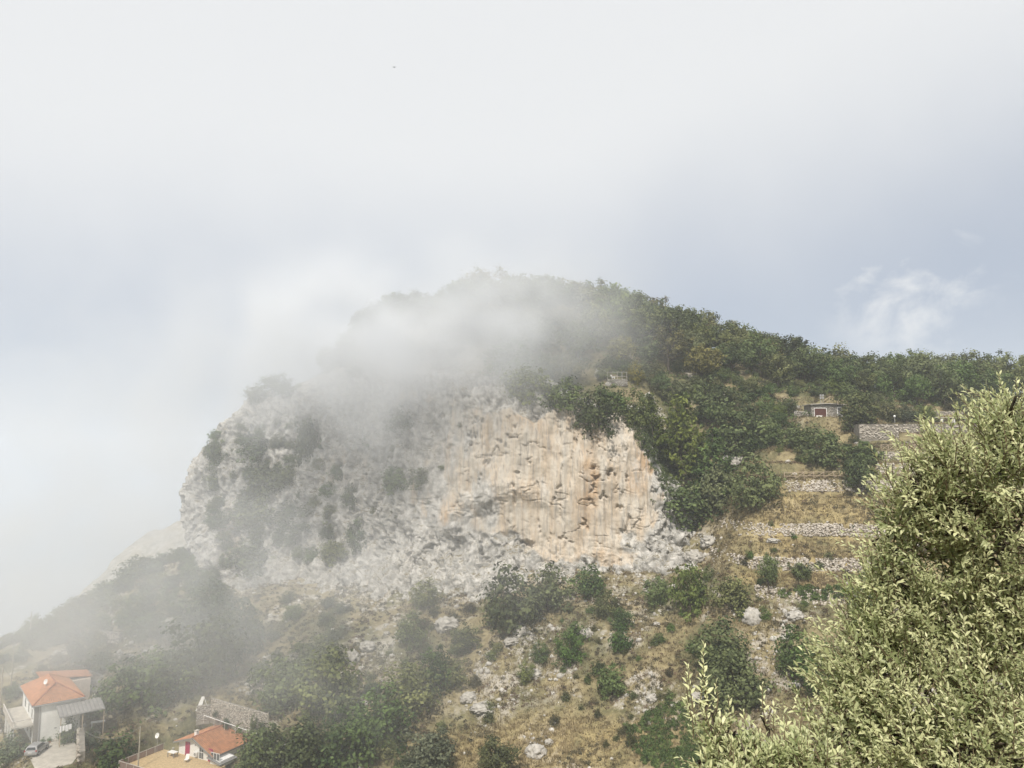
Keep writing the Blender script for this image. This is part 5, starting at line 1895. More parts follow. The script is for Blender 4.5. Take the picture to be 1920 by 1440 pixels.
    for k in range(6):
        y = -7.19 + k * 1.55
        MB().box(hl - 3.0, hl - 2.94, y, y + .06, -.017, .927).build("rail_post", M["rail"], rl)
        if k < 5:
            MB().box(hl - 2.98, hl - 2.965, y + .08, y + 1.5, .02, .9).build("screen_panel", M["screen"], rl)
    for k in range(8):
        x = hl - 2.9 + k * 1.7
        MB().box(x, x + .06, -7.2, -7.14, -.017, .927).build("rail_post", M["rail"], rl)
        if k < 7:
            MB().box(x + .08, x + 1.65, -7.18, -7.165, .02, .9).build("screen_panel", M["screen"], rl)
    # rear low roof
    rr = MB().box(-5.6, -1.2, L + .1, L + 3.8, -.3, ap - 1.15).build("annexe", M["plaster_warm"], root)
    q = MB().slab([(-6.0, L - .1, ap - 1.2), (-.8, L - .1, ap - .75), (-.8, L + 4.1, ap - .75), (-6.0, L + 4.1, ap - 1.2)], .14)
    tiled_slope(q, ((-6.0, L + 4.1, ap - 1.2), (-6.0, L - .1, ap - 1.2), (-.8, L - .1, ap - .75), (-.8, L + 4.1, ap - .75)), 8, 14)
    ar = q.build("annexe_roof", M["tile_dark"], root)
    st_ = MB().tube([(-2.2, L + 1.2, ap - .85), (-2.2, L + 1.2, ap + .55)], .11, 8).build("stove_pipe", M["terracotta"], ar)
    MB().tube([(-2.2, L + 1.2, ap + .552), (-2.2, L + 1.2, ap + .8)], .14, 8).build("pipe_cowl", M["white"], st_)
    return root


gabled_house()
loc2 = lambda x, y, z: np.array([H2A[0] + U2[0] * x + V2[0] * y, H2A[1] + U2[1] * x + V2[1] * y, H2_FLOOR + z])
# patio furniture and dish
tb = thing("patio_table", "white patio table beside the magenta door", "table", loc2(-3.4, -.7, -.01), YAW2)
MB().box(-.75, .75, -.45, .45, .72, .78).build("table_top", M["white"], tb)
for sx in (-.65, .65):
    for sy in (-.36, .36):
        MB().box(sx - .04, sx + .04, sy - .04, sy + .04, 0, .717).build("leg", M["fascia"], tb)
dish("satellite_dish", "white satellite dish on a tall mast at the patio railing", loc2(-6.9, -.9, .2), 2.5)
lg = thing("folding_chair", "white folding chair in front of the glazed door", "chair", loc2(.3, -1.1, -.01), YAW2 + .5)
MB().box(-.28, .28, -.3, .25, .40, .45).build("seat", M["white"], lg)
MB().slab([(-.28, .28, .45), (.28, .28, .45), (.28, .5, 1.05), (-.28, .5, 1.05)], .04).build("backrest", M["white"], lg)
for sx in (-.25, .25):
    MB().tube([(sx, -.28, 0), (sx, .3, .42)], .02).build("leg", M["metal"], lg)
    MB().tube([(sx, .4, 0), (sx, -.2, .40)], .02).build("leg", M["metal"], lg)

# retaining wall behind the gabled house with clipped shrubs
wa, wb = at(394, 1348, 103), at(500, 1376, 99)
zt1, zt2 = at(394, 1309, 103)[2], at(500, 1339, 99)[2]
stone_wall("retaining_wall", "tall grey stone retaining wall behind the red-roofed house", "stone wall", wa[:2], wb[:2], zt1 - wa[2], .35, wa[2], zt2 - (zt1 - wa[2]), "drystone", size=(.07, .15))
wc, wd_ = at(368, 1352, 103.4), at(393, 1350, 103.2)
stone_wall("retaining_wall", "short lower grey stone wall left of the tall one", "stone wall", wc[:2], wd_[:2], at(380, 1326, 103)[2] - wc[2], .6, wc[2], wd_[2], "greystone", size=(.10, .2))
for (px, py, w, h, lab) in ((404, 1343, 11, 12, "small round clipped shrub at the left end of the retaining wall"), (424, 1364, 14, 20, "clipped oval shrub at the retaining wall, second from the left"),
                            (476, 1368, 14, 26, "tall clipped shrub at the retaining wall, third from the left"), (491, 1372, 13, 22, "clipped shrub at the right end of the retaining wall")):
    t_ = (px - 394) / 106
    p = at(px, py, 102.2 - 4 * t_)
    s = p[1] / FOC
    plant("clipped_shrub", lab, SH, (p[0], p[1] - .2, p[2] - .1), w * s, h * s * 1.1, "bush", "oak", group="clipped shrubs at the retaining wall")
hr_ = thing("handrail", "thin white handrail between the red roof and the retaining wall", "handrail", at(432, 1360, 99.5))
o0 = np.array(at(432, 1360, 99.5))
h0, h1 = at(382, 1341, 101) - o0, at(483, 1376, 97.8) - o0
MB().tube([h0, h1], .05).build("rail", M["white"], hr_)
for t in np.linspace(0, 1, 6):
    p = h0 + (h1 - h0) * t
    MB().tube([p + np.array([0, 0, -1.2]), p], .035).build("post", M["rail"], hr_)
# white A-frame beside the wall
p = at(379, 1330, 104)
af = thing("swing_frame", "white A-shaped panel frame at the corner of the retaining wall", "frame", p, math.radians(20))
MB().slab([(-1.0, -.3, 0), (-.2, -.3, 0), (.3, .0, 2.1), (-.15, .0, 2.1)], .08).build("panel", M["white"], af)
MB().tube([(.2, 0, 2.1), (.95, .3, -.3)], .05).build("leg", M["white"], af)


# ---------------------------------------------------------------- poles and wires
def pole(px, base, top, Y, label, cross=False, r=.11):
    b, t = at(px, base, Y), at(px, top, Y)
    gz = ground_z(b[0], b[1])
    z0 = min(b[2], gz if gz is not None else b[2]) - .3
    root = thing("utility_pole", label, "pole", (b[0], b[1], z0), group="utility poles")
    H = t[2] - z0
    MB().tube([(0, 0, 0), (0, 0, H)], r, 8, r * .75).build("shaft", M["pole"], root)
    if cross:
        MB().box(-.5, .5, -.05, .05, H - .5, H - .4).build("crossarm", M["pole"], root)
    MB().tube([(0, 0, H - .003), (0, 0, H + .12)], r * .5, 6).build("cap", M["metal"], root)
    return np.array([b[0], b[1], z0 + H])


tA = pole(259, 1440, 1363, 94, "pale utility pole on the bank between the two houses")
tB = pole(500, 1420, 1336, 95.5, "pale utility pole right of the red roof in dark bushes")
tC = pole(2, 1300, 1249, 104, "leaning pale pole at the left edge above the hipped house")
tD = pole(23, 1255, 1205, 112, "tall thin pole in the mist at the far left", True)
tE = pole(57, 1182, 1147, 135, "short misty pole in front of the flat-topped pine")


def wire(label, a, b, sag, r=.022):
    a, b = np.array(a, float), np.array(b, float)
    pts = []
    for t in np.linspace(0, 1, 14):
        p = a + (b - a) * t
        p[2] -= sag * 4 * t * (1 - t)
        pts.append(p - a)
    o = add_obj("overhead_wire", MB().tube(pts, r, 4).mesh("overhead_wire"), M["wire"], loc=a)
    o["label"], o["category"], o["group"] = label, "wire", "overhead wires"


wire("wire sagging from the canopy to the pole between the houses", loc1(5.0, -3.4, E1 - 2.4), tA, 2.2)
wire("wire running from the left edge pole to the hipped roof", tC, loc1(0, 13.6, E1 + .2), .3, .03)
wire("wire between the two left poles in the mist", tD, tC, .8)
wire("pale wire from the pole by the red roof up the bank", tB, at(382, 1341, 103), 1.0)

# misty garden walls up the slope
for (pa, pb, h, lab) in (((150, 1182, 131), (222, 1212, 125), 2.0, "pale garden wall with straight coping in the mist above the hipped house"),
                         ((470, 1242, 112), (516, 1256, 110), 1.5, "small ruined garden wall in mist among the grey trees")):
    A, B = at(*pa), at(*pb)
    za, zb = ground_z(A[0], A[1]), ground_z(B[0], B[1])
    stone_wall("garden_wall", lab, "stone wall", A[:2], B[:2], h, .5, za - .1, zb - .1, "drystone", cap=True)
for k, (px, py) in enumerate(((463, 1238), (466, 1240), (477, 1232), (504, 1238), (511, 1250), (518, 1246))):
    q_ = hit(px, py)
    if q_:
        p = q_[0]
        o = add_obj("garden_stake", MB().tube([(0, 0, -.3), (.1 * (k % 3 - 1), 0, 1.7)], .05, 5).mesh("garden_stake"), M["pole"], loc=(p.x, p.y, p.z))
        o["label"], o["category"], o["group"] = "thin pale stake in the ruined garden in the mist", "stake", "garden stakes"

# ---------------------------------------------------------------- stone hut and its surroundings
hx, hy, hz_ = HUT[0], HUT[1], HUT[2]
sH = hy / FOC
hut = thing("stone_hut", "flat-roofed stone hut with dark red door and white frames under the wood", "hut", (hx, hy, hz_))
HW, HH, HD = 3.7, 2.9, 4.2
MB().box(-HW, HW, 0, HD, -1.0, HH).build("core", M["mortar"], hut)
nst = 640
u_, s_ = wr.uniform(-HW, HW, nst), wr.uniform(-.3, HH - .1, nst)
keep = ~((u_ > -3.2) & (u_ < -.2) & (s_ < 2.0)) & ~((u_ > 2.2) & (u_ < 3.4) & (s_ < 2.2))
st = add_obj("stones", stones_mesh("stones", np.stack([u_[keep], np.full(keep.sum(), 0.0), s_[keep]], 1), wr.uniform(.1, .2, keep.sum()), wr), M["greystone"], hut)
st["kind"] = "stuff"
MB().slab([(-HW - .5, -.6, HH + .12), (0, -.6, HH + .32), (HW + .5, -.6, HH + .02), (HW + .5, HD + .3, HH + .05), (0, HD + .3, HH + .34), (-HW - .5, HD + .3, HH + .14)], .16).build("roof", M["concrete"], hut)
fr_ = MB().box(-3.15, -3.05, -.16, -.0, 0, 2.0).box(-.35, -.22, -.16, 0, 0, 2.0).box(-3.15, -.22, -.165, 0, 2.0, 2.13).build("door_frame", M["white"], hut)
MB().box(-3.047, -.353, -.12, -.05, 0, 1.997).build("red_door", M["rust"], hut)
MB().box(-2.7, -1.3, -.22, -.13, 0, .38).build("white_panel", M["white"], hut)
f2 = MB().box(2.2, 2.38, -.16, 0, -.3, 2.2).box(3.22, 3.4, -.16, 0, -.3, 2.2).box(2.2, 3.4, -.165, 0, 2.2, 2.38).build("door_frame", M["white"], hut)
MB().box(2.383, 3.217, -.12, -.05, -.3, 2.197).build("dark_door", M["fascia"], hut)
# aerial with small panels above the roof
ae = thing("aerial_mast", "twin-panel aerial standing behind the hut's roof", "aerial", (hx + 1.0, hy + HD + .8, hz_))
for x in (-.28, .28):
    MB().tube([(x, 0, -.5), (x, 0, 5.4)], .05, 6).build("mast", M["metal"], ae)
for x in (-.5, .08):
    for z in (4.7, 5.3):
        MB().box(x, x + .42, -.06, .02, z, z + .45).build("panel", M["metal"], ae)
MB().box(-.6, .6, -.09, -.061, 5.05, 5.12).build("bar", M["metal"], ae)
# rough stone bank left of the hut
A, B = at(1490, 797, 138), at(1522, 799, 137)
stone_wall("hut_bank_wall", "rough stone wall joining the hut on its left", "stone wall", A[:2], B[:2], 3.8, .8, A[2] - .5, B[2] - .5, "greystone")


def fence(label, pts, h, style, mat, group, name="wooden_fence", step=1.8, rails=2, r=.085):
    """posts, rails and braces as parts; pts: world ground points along the fence"""
    pts = [np.array(p, float) for p in pts]
    o0 = pts[0]
    root = thing(name, label, "fence", o0, group=group)
    # resample
    d = [0]
    for a, b in zip(pts, pts[1:]):
        d.append(d[-1] + np.linalg.norm(b[:2] - a[:2]))
    n = max(2, int(d[-1] / step) + 1)
    P = []
    for t in np.linspace(0, d[-1], n):
        P.append(np.array([np.interp(t, d, [p[i] for p in pts]) for i in range(3)]) - o0)
    up = np.array([0, 0, 1.0])
    for p in P:
        MB().tube([p - up * .3, p + up * h], r, 6).build("post", M[mat], root)
    for a, b in zip(P, P[1:]):
        for k in range(rails):
            z = h * (1 - k * (.55 if style != "cross" else .92)) - .06
            MB().tube([a + up * z, b + up * z], r * .8, 5).build("rail", M[mat], root)
        if style == "cross":
            MB().tube([a + up * .1, b + up * (h - .1)], r * .7, 5).build("brace", M[mat], root)
            MB().tube([a + up * (h - .1) + np.array([0, .06, 0]), b + up * .1 + np.array([0, .06, 0])], r * .7, 5).build("brace", M[mat], root)
        elif style == "brace":
            MB().tube([a + up * .1, b + up * (h - .1)], r * .7, 5).build("brace", M[mat], root)
    return root


def fence_on(label, pa, pb, h, style, mat, group, lift=0.0, **kw):
    out = []
    for t in np.linspace(0, 1, 6):
        p = at(pa[0] + (pb[0] - pa[0]) * t, pa[1] + (pb[1] - pa[1]) * t, pa[2] + (pb[2] - pa[2]) * t)
        gz = ground_z(p[0], p[1])
        if gz is not None and abs(gz - p[2]) < 2.5:
            p[2] = gz
        out.append((p[0], p[1], p[2] + lift))
    return fence(label, out, h, style, mat, group, **kw)


lf = wall_line.get(5, [])
lf = [q for q in lf if 1470 < pix(q)[0] < 1588]
if len(lf) > 4:
    fence("pale timber fence with slanting braces on the terrace above the white rubble wall", [(q[0], q[1] + .4, (ground_z(q[0], q[1] + .4) or q[2])) for q in lf[::6]], 1.35, "brace", "timber", "terrace fences")
lf = wall_line.get(7, [])
lf = [q for q in lf if 1652 < pix(q)[0] < 1735]
if len(lf) > 4:
    fence("brown cross lattice fence above the brown terrace wall", [(q[0], q[1] + .4, (ground_z(q[0], q[1] + .4) or q[2])) for q in lf[::5]], 1.3, "cross", "timber", "terrace fences", step=1.2)
fence_on("thin rail fence along the path left of the hut roof", (1428, 752, 143), (1500, 757, 143), 1.35, "plain", "timber", "path rails", r=.07, step=1.6)
fence_on("thin rail fence above the hut roof", (1500, 757, 143), (1584, 752, 143), 1.35, "plain", "timber", "path rails", r=.07, step=1.6)
# bench by the path
q_ = hit(1363, 748) or hit(1363, 756)
if q_:
    p = q_[0]
    s = p.y / FOC
    bn = thing("bench", "grey slatted bench beside the path under the dark wood", "bench", (p.x, p.y - .4, p.z + .5), 0)
    w2 = 17 * s
    for k in range(3):
        MB().box(-w2 / 2 * 1.2, w2 / 2 * 1.2, -.3 + k * .2, -.14 + k * .2, .42, .48).build("seat_slat", M["rail"], bn)
    for k in range(3):
        MB().box(-w2 / 2 * 1.2, w2 / 2 * 1.2, .30, .36, .55 + k * .2, .70 + k * .2).build("back_slat", M["rail"], bn)
    for x in (-w2 * .5, w2 * .5):
        MB().box(x - .06, x + .06, -.3, .29, -.6, .417).build("leg", M["concrete"], bn)
# orange sunshade and lattice by the path
q_ = hit(1441, 752)
if q_:
    p = q_[0]
    os_ = thing("sunshade", "small orange sunshade above a reddish lattice by the path", "sunshade", (p.x, p.y - .3, p.z))
    MB().tube([(0, 0, -.3), (0, 0, 1.9)], .04, 6).build("pole", M["timber"], os_)
    q = MB()
    for k in range(8):
        a, b = 2 * math.pi * k / 8, 2 * math.pi * (k + 1) / 8
        q.face((0, 0, 2.15), (.85 * math.cos(a), .85 * math.sin(a), 1.65), (.85 * math.cos(b), .85 * math.sin(b), 1.65))
    q.build("canopy", M["orange"], os_)
    lt = thing("lattice_panel", "reddish lattice panel under the orange sunshade", "trellis", (p.x - 1.4, p.y - .5, p.z - .2))
    for k in range(7):
        MB().tube([(-1.4 + k * .42, 0, -.2), (-1.4 + k * .42 + .5, 0, 1.2)], .03, 4).build("lath", M["terracotta"], lt)
        MB().tube([(-1.4 + k * .42 + .5, .04, -.2), (-1.4 + k * .42, .04, 1.2)], .03, 4).build("lath", M["terracotta"], lt)

# ---------------------------------------------------------------- railed lookout with a white figure
q_ = hit(1158, 716) or hit(1158, 724)
if q_:
    p = q_[0]
    s = p.y / FOC
    lk = thing("lookout", "small railed stone lookout on the cliff top beside the yellowing tree", "lookout", (p.x, p.y - 1.0, p.z))
    MB().box(-2.7, 2.3, 0, 3.0, -1.2, .55).build("platform", M["mortar"], lk)
    n_ = 130
    st = add_obj("stones", stones_mesh("stones", np.stack([wr.uniform(-2.7, 2.3, n_), np.zeros(n_), wr.uniform(-1, .5, n_)], 1), wr.uniform(.12, .22, n_), wr), M["greystone"], lk)
    st["kind"] = "stuff"
    for x in (-2.6, -.2, 1.0, 2.2):
        MB().tube([(x, .15, .552), (x, .15, 2.4)], .05, 6).build("post", M["rail"], lk)
    for z in (1.3, 2.35):
        MB().tube([(-2.6, .15, z), (2.2, .15, z)], .04, 6).build("rail", M["rail"], lk)
    MB().tube([(-4.4, .6, 3.3), (-2.6, .15, 2.35)], .04, 6).build("stair_rail", M["rail"], lk)
    wf2 = thing("white_figure", "small white goat-like figure standing at the lookout rail", "statue", (p.x - 1.45, p.y - .6, p.z + .552))
    # one continuous figure grown over a jointed skeleton
    sv = [(0, 0, .62), (.30, 0, .66), (.62, 0, .62), (-.12, 0, .80), (-.26, 0, 1.02), (-.46, 0, .98), (-.20, 0, 1.22), (.02, -.12, .34), (0, -.12, 0), (.02, .12, .34), (0, .12, 0),
          (.60, -.12, .34), (.66, -.12, 0), (.60, .12, .34), (.66, .12, 0), (.78, 0, .72)]
    se = [(0, 1), (1, 2), (0, 3), (3, 4), (4, 5), (4, 6), (0, 7), (7, 8), (0, 9), (9, 10), (2, 11), (11, 12), (2, 13), (13, 14), (2, 15)]
    sr = [.19, .19, .17, .13, .11, .06, .03, .07, .05, .07, .05, .08, .05, .08, .05, .03]
    me = bpy.data.meshes.new("body")
    me.from_pydata(sv, se, [])
    bo = add_obj("body", me, M["white"], wf2)
    sk = bo.modifiers.new("skin", "SKIN")
    for v_, r_ in zip(me.skin_vertices[0].data, sr):
        v_.radius = (r_, r_)
    me.skin_vertices[0].data[0].use_root = True
    bo.modifiers.new("smooth", "SUBSURF").levels = 1

# ---------------------------------------------------------------- walls, lamp and low house on the right
A, B = at(1612, 823, 129.5), at(1685, 823, 129)
stone_wall("stone_bastion", "square stone bastion with a lamp on top right of the hut", "stone wall", A[:2], B[:2], at(1650, 796, 129)[2] - A[2], 3.0, A[2], B[2], "drystone", cap=True, size=(.14, .28))
A, B = at(1686, 818, 131.5), at(1850, 820, 131)
stone_wall("long_stone_wall", "long dry-stone retaining wall running right from the bastion", "stone wall", A[:2], B[:2], at(1750, 797, 131)[2] - at(1750, 819, 131)[2], .8, A[2], B[2], "drystone", cap=True, size=(.14, .28))
A, B = at(1712, 792, 139.5), at(1812, 792, 139)
stone_wall("upper_stone_wall", "upper dry-stone wall above the low white-pillared shed", "stone wall", A[:2], B[:2], at(1760, 771, 139)[2] - A[2], .8, A[2], B[2], "drystone")
p = at(1786, 798, 137)
sh_ = thing("low_shed", "low white-pillared shed with a thin flat roof against the upper wall", "shed", p)
hs = at(1786, 784, 137)[2] - p[2]
MB().box(-3.9, 3.9, .9, 1.05, -.3, hs).build("back_wall", M["plaster_warm"], sh_)
MB().slab([(-4.3, -.5, hs + .2), (4.3, -.5, hs + .16), (4.3, 1.4, hs + .22), (-4.3, 1.4, hs + .26)], .16).build("roof", M["concrete"], sh_)
for x in (-2.6, .2, 3.2):
    MB().box(x - .3, x + .3, -.3, .1, -.3, hs + .02).build("pillar", M["white"], sh_)
p = at(1678, 796, 129.4)
zc_ = at(1678, 794, 129)[2]
lp = thing("lamp_post", "slim lamp post with a white globe on the stone bastion", "lamp", (p[0], p[1], zc_ + .1))
MB().tube([(0, 0, 0), (0, 0, 1.25)], .05, 7).build("post", M["metal"], lp)
gv, gf = ICO1
add_obj("globe", npmesh("globe", gv * np.array([.24, .24, .28]) + np.array([0, 0, 1.5]), gf, smooth=True), M["white"], lp)
# bird
bp_ = at(739, 126, 120)
bd = add_obj("bird", MB().face((-.5, .1, .12), (0, -.12, 0), (0, .14, 0)).face((.5, .1, .12), (0, .14, 0), (0, -.12, 0)).tube([(0, -.25, 0), (0, .3, 0)], .06, 5, .02).mesh("bird"), M["rubber"], loc=bp_)
bd["label"], bd["category"] = "tiny dark bird high in the white cloud", "bird"
print("buildings", round(time.time() - T0, 1))

# ================================================================== foreground tree (close, leaf by leaf)
M["olive_leaf"] = None


def fore_leaf_mat(name, dark, light, under):
    m, n, l, b = new_mat(name)
    a = N(n, "ShaderNodeAttribute", attribute_name="tint")
    oi = N(n, "ShaderNodeObjectInfo")
    mid_ = tuple(.62 * d_ + .38 * l_ for d_, l_ in zip(dark, light))
    lo_ = math_node(n, l, "MULTIPLY", a.outputs["Fac"], 2.0, clamp=True)
    hi_ = math_node(n, l, "MULTIPLY_ADD", a.outputs["Fac"], 2.0, -1.0, clamp=True)
    c = mixcol(n, l, hi_, mixcol(n, l, lo_, dark, mid_), light)
    nz = N(n, "ShaderNodeTexNoise")
    nz.inputs["Scale"].default_value = 3.2
    nz.inputs["Detail"].default_value = 3
    g0 = N(n, "ShaderNodeNewGeometry")
    l.new(g0.outputs["Position"], nz.inputs["Vector"])
    c = mixcol(n, l, math_node(n, l, "MULTIPLY", smooth_node(n, l, nz.outputs["Fac"], .5, .72), .4), c, (0.24, 0.31, 0.12))
    g = N(n, "ShaderNodeNewGeometry")
    c = mixcol(n, l, g.outputs["Backfacing"], c, under)
    l.new(c, b.inputs["Base Color"])
    b.inputs["Roughness"].default_value = 0.42
    b.inputs["Specular IOR Level"].default_value = 0.45
    t = N(n, "ShaderNodeBsdfTranslucent")
    l.new(mixcol(n, l, .35, c, (.42, .50, .10)), t.inputs["Color"])
    mx = N(n, "ShaderNodeMixShader")
    mx.inputs[0].default_value = .33
    l.new(b.outputs[0], mx.inputs[1])
    l.new(t.outputs[0], mx.inputs[2])
    l.new(mx.outputs[0], n["Material Output"].inputs["Surface"])
    return m


M["fore_leaf"] = fore_leaf_mat("grey_green_foreground_leaf", (0.21, 0.245, 0.105), (0.74, 0.75, 0.45), (0.58, 0.61, 0.42))
M["twig"] = plain("twig", (0.20, 0.16, 0.10), .8, .3, 12)
M["catkin"] = plain("dry_catkin", (0.36, 0.17, 0.07), .9, .3, 10)


def leaf_template():
    """narrow pointed leaf, 1 long along +x, folded at the midrib and arching down; 10 verts, 8 tris as quads+tips"""
    xs = [0.0, .28, .62, 1.0]
    ws = [0.02, .155, .145, 0.0]
    zs = [0, .03, .015, -.06]
    V = []
    for x, w, z in zip(xs, ws, zs):
        V += [(x, -w, z + w * .35), (x, 0, z), (x, w, z + w * .35)]
    F = []
    for i in range(3):
        for k in range(2):
            a = i * 3 + k
            F.append((a, a + 3, a + 4, a + 1))
    return np.array(V), np.array(F)


LV, LF = leaf_template()


def frames(d, up):
    d = d / (np.linalg.norm(d, axis=1)[:, None] + 1e-9)
    s = np.cross(up, d)
    s /= np.linalg.norm(s, axis=1)[:, None] + 1e-9
    u = np.cross(d, s)
    return d, s, u


def foreground_plant(name, label, cat, base, limbs, blobs, n_twigs, leaf_len, seed, shoots=(), n_single=150, tipbias=(-.45, -.15, .85), twig=(.16, .34)):
    """blobs: (px, py, dist m, radius m, weight). Limb skeleton first, twigs fill the blobs, every leaf is a folded blade."""
    r = np.random.default_rng(seed)
    root = thing(name, label, cat, base)
    base = np.array(base, float)

    def W(px, py, d):
        q = ray_dir(px, py)
        return q / np.linalg.norm(q) * d + np.array([0, 0, CAMZ])
    nodes = []
    for lb in limbs:
        pts = [base if q is None else W(*q[:3]) for q in lb["pts"]]
        t = np.linspace(0, len(pts) - 1, 6 * (len(pts) - 1) + 1)
        C_ = catmull(np.array(pts), t)
        C_ += r.normal(0, .012, C_.shape)
        rad = np.linspace(lb["r"][0], lb["r"][1], len(C_))
        v, f = tube_np(C_ - base, rad, 8)
        me = npmesh("limb", np.array(v), np.array(f), smooth=True)
        add_obj("limb", me, M["bark"], root)
        nodes += list(C_[len(C_) // 4:])
    nodes = np.array(nodes)
    w = np.array([b[4] for b in blobs], float)
    pick = r.choice(len(blobs), n_twigs, p=w / w.sum())
    tw_d, tw_p, tw_l, bright = [], [], [], []
    TV, TF = [], []
    BV, BF = [], []
    for k in pick:
        px, py, dist, rad, _ = blobs[k]
        c = W(px, py, dist)
        d = r.normal(size=3)
        d /= np.linalg.norm(d)
        p = c + d * rad * r.uniform(.15, 1) ** .45 * np.array([1, .9, .85])
        out = d * .55 + np.array(tipbias) + r.normal(0, .38, 3)
        out /= np.linalg.norm(out)
        tw_d.append(out)
        tw_p.append(p)
        tw_l.append(r.uniform(*twig))
        bright.append(.5)
    for (px, py, dist, length) in shoots:
        p = W(px, py, dist)
        out = np.array([r.normal(0, .10), r.normal(0, .10), 1.0])
        tw_d.append(out / np.linalg.norm(out))
        tw_p.append(p)
        tw_l.append(length)
        bright.append(.95)
    leaves_p, leaves_d, leaves_u, leaves_s, leaves_t = [], [], [], [], []
    order_ = r.permutation(len(tw_p))
    for j in order_:
        p, d, L = tw_p[j], tw_d[j], tw_l[j]
        q = p + d * L
        mid_ = p + d * L * .5 + r.normal(0, .015, 3)
        v, f = tube_np([p - base, mid_ - base, q - base], [.0035, .0026, .0012], 4)
        o_ = len(TV)
        TV.extend(v)
        TF.extend([tuple(o_ + i for i in x) for x in f])
        if r.uniform() < .34:
            nb = nodes[np.argmin(((nodes - p) ** 2).sum(1))]
            if np.linalg.norm(nb - p) < 1.0:
                m2 = (nb + p) / 2 + r.normal(0, .06, 3) + np.array([0, 0, -.04])
                v, f = tube_np([nb - base, m2 - base, p - base], [.011, .007, .0035], 5)
                o_ = len(BV)
                BV.extend(v)
                BF.extend([tuple(o_ + i for i in x) for x in f])
        nl = int(L / .016) + 3
        ph = r.uniform(0, 6.28)
        dd, ss, uu_ = frames(np.array([d]), np.array([[.3, .2, .9]]) if abs(d[2]) < .9 else np.array([[1, 0, 0]]))
        tbase = np.clip(r.normal(bright[j], .28), 0, 1)
        for i in range(nl):
            t = (i + .5) / nl
            a = ph + i * 2.4
            side = ss[0] * math.cos(a) + uu_[0] * math.sin(a)
            spread = .95 - .55 * t
            ld = d * (1 - spread * .55) + side * spread + np.array([0, 0, -.05])
            leaves_p.append(p + d * L * t + r.normal(0, .003, 3))
            leaves_d.append(ld)
            leaves_u.append(d * .45 + np.array([0, 0, .3]) + np.array(SUND) * .9 + r.normal(0, .3, 3))
            leaves_s.append(leaf_len * r.uniform(.5, 1.4) * (1 - .35 * t))
            leaves_t.append(np.clip(tbase + .22 * t + r.normal(0, .16), 0, 1))
    P = np.array(leaves_p)
    D, S, U = frames(np.array(leaves_d), np.array(leaves_u))
    Z = np.array(leaves_s)[:, None, None]
    T = np.array(leaves_t)
    wide = r.uniform(.8, 1.25, (len(P), 1, 1))
    X = (LV[None, :, 0:1] * D[:, None] + LV[None, :, 1:2] * wide * S[:, None] + LV[None, :, 2:3] * U[:, None]) * Z + P[:, None] - base
    # the nearest leaves are single parts, the rest one mass
    dist = np.linalg.norm(P - np.array([0, 0, CAMZ]), axis=1)
    qx = 960 + FOC * P[:, 0] / np.maximum(.1, P[:, 1])
    vis = (qx < 1915) & (qx > 1200)
    near = np.argsort(np.where(vis, dist, 99))[:n_single]
    mask = np.ones(len(P), bool)
    mask[near] = False
    Xr = X[mask]
    F = (LF[None] + (np.arange(len(Xr)) * len(LV))[:, None, None]).reshape(-1, 4)
    o = add_obj("foliage", npmesh("foliage", Xr.reshape(-1, 3), F, {"tint": np.repeat(T[mask], len(LV))}, smooth=True), M["fore_leaf"], root)
    o["kind"] = "stuff"
    single = [npmesh("leaf", LV * np.array([1, w_, 1]), LF, {"tint": np.full(len(LV), t_)}, smooth=True) for w_, t_ in ((.85, .45), (1, .6), (1.15, .75), (1, .9))]
    for k, i in enumerate(near):
        lo = add_obj("leaf", single[min(3, int(T[i] * 4))], M["fore_leaf"], root)
        m4 = Matrix.Identity(4)
        z = float(Z[i, 0, 0])
        for c_ in range(3):
            m4[c_][0], m4[c_][1], m4[c_][2], m4[c_][3] = float(D[i, c_]) * z, float(S[i, c_]) * z, float(U[i, c_]) * z, float(P[i, c_] - base[c_])
        lo.matrix_basis = m4
    tw = add_obj("twigs", npmesh("twigs", np.array(TV), np.array(TF)), M["twig"], root)
    tw["kind"] = "stuff"
    if BV:
        br = add_obj("branches", npmesh("branches", np.array(BV), np.array(BF)), M["bark"], root)
        br["kind"] = "stuff"
    return root, W, len(P)


def near_ground(x, y):
    return float(height(np.array([x]), np.array([y]))[0])


BL = [  # px, py, distance m, radius m, weight
    (1910, 840, 5.2, .22, 6), (1893, 800, 5.3, .10, 2), (1840, 890, 5.0, .26, 7), (1925, 900, 5.4, .36, 8), (1790, 905, 4.9, .17, 3.4), (1730, 950, 4.9, .16, 3.2),
    (1800, 990, 5.0, .30, 8), (1900, 1020, 5.2, .38, 9), (1715, 1010, 5.0, .15, 2.6), (1750, 1090, 5.0, .27, 7), (1850, 1130, 5.2, .38, 9), (1940, 1140, 5.4, .38, 7),
    (1700, 1110, 4.9, .13, 2), (1700, 1200, 4.9, .25, 6.5), (1800, 1230, 5.1, .37, 9), (1900, 1250, 5.3, .40, 8), (1650, 1215, 4.8, .13, 2), (1655, 1290, 4.7, .24, 6),
    (1750, 1330, 4.8, .37, 9), (1860, 1360, 5.0, .42, 9), (1945, 1370, 5.2, .42, 7), (1600, 1360, 4.6, .18, 4), (1650, 1410, 4.6, .29, 7), (1750, 1450, 4.7, .38, 8), (1880, 1480, 4.8, .42, 8),
    (1560, 1430, 4.5, .17, 3),
    (1690, 930, 4.8, .08, 1.1), (1672, 990, 4.85, .07, 1.0), (1665, 1040, 4.9, .06, .8), (1640, 1100, 4.8, .07, 1.0), (1605, 1185, 4.7, .07, 1.0), (1640, 1160, 4.75, .08, 1.1), (1590, 1290, 4.6, .09, 1.2), (1760, 860, 4.9, .07, .9),
]
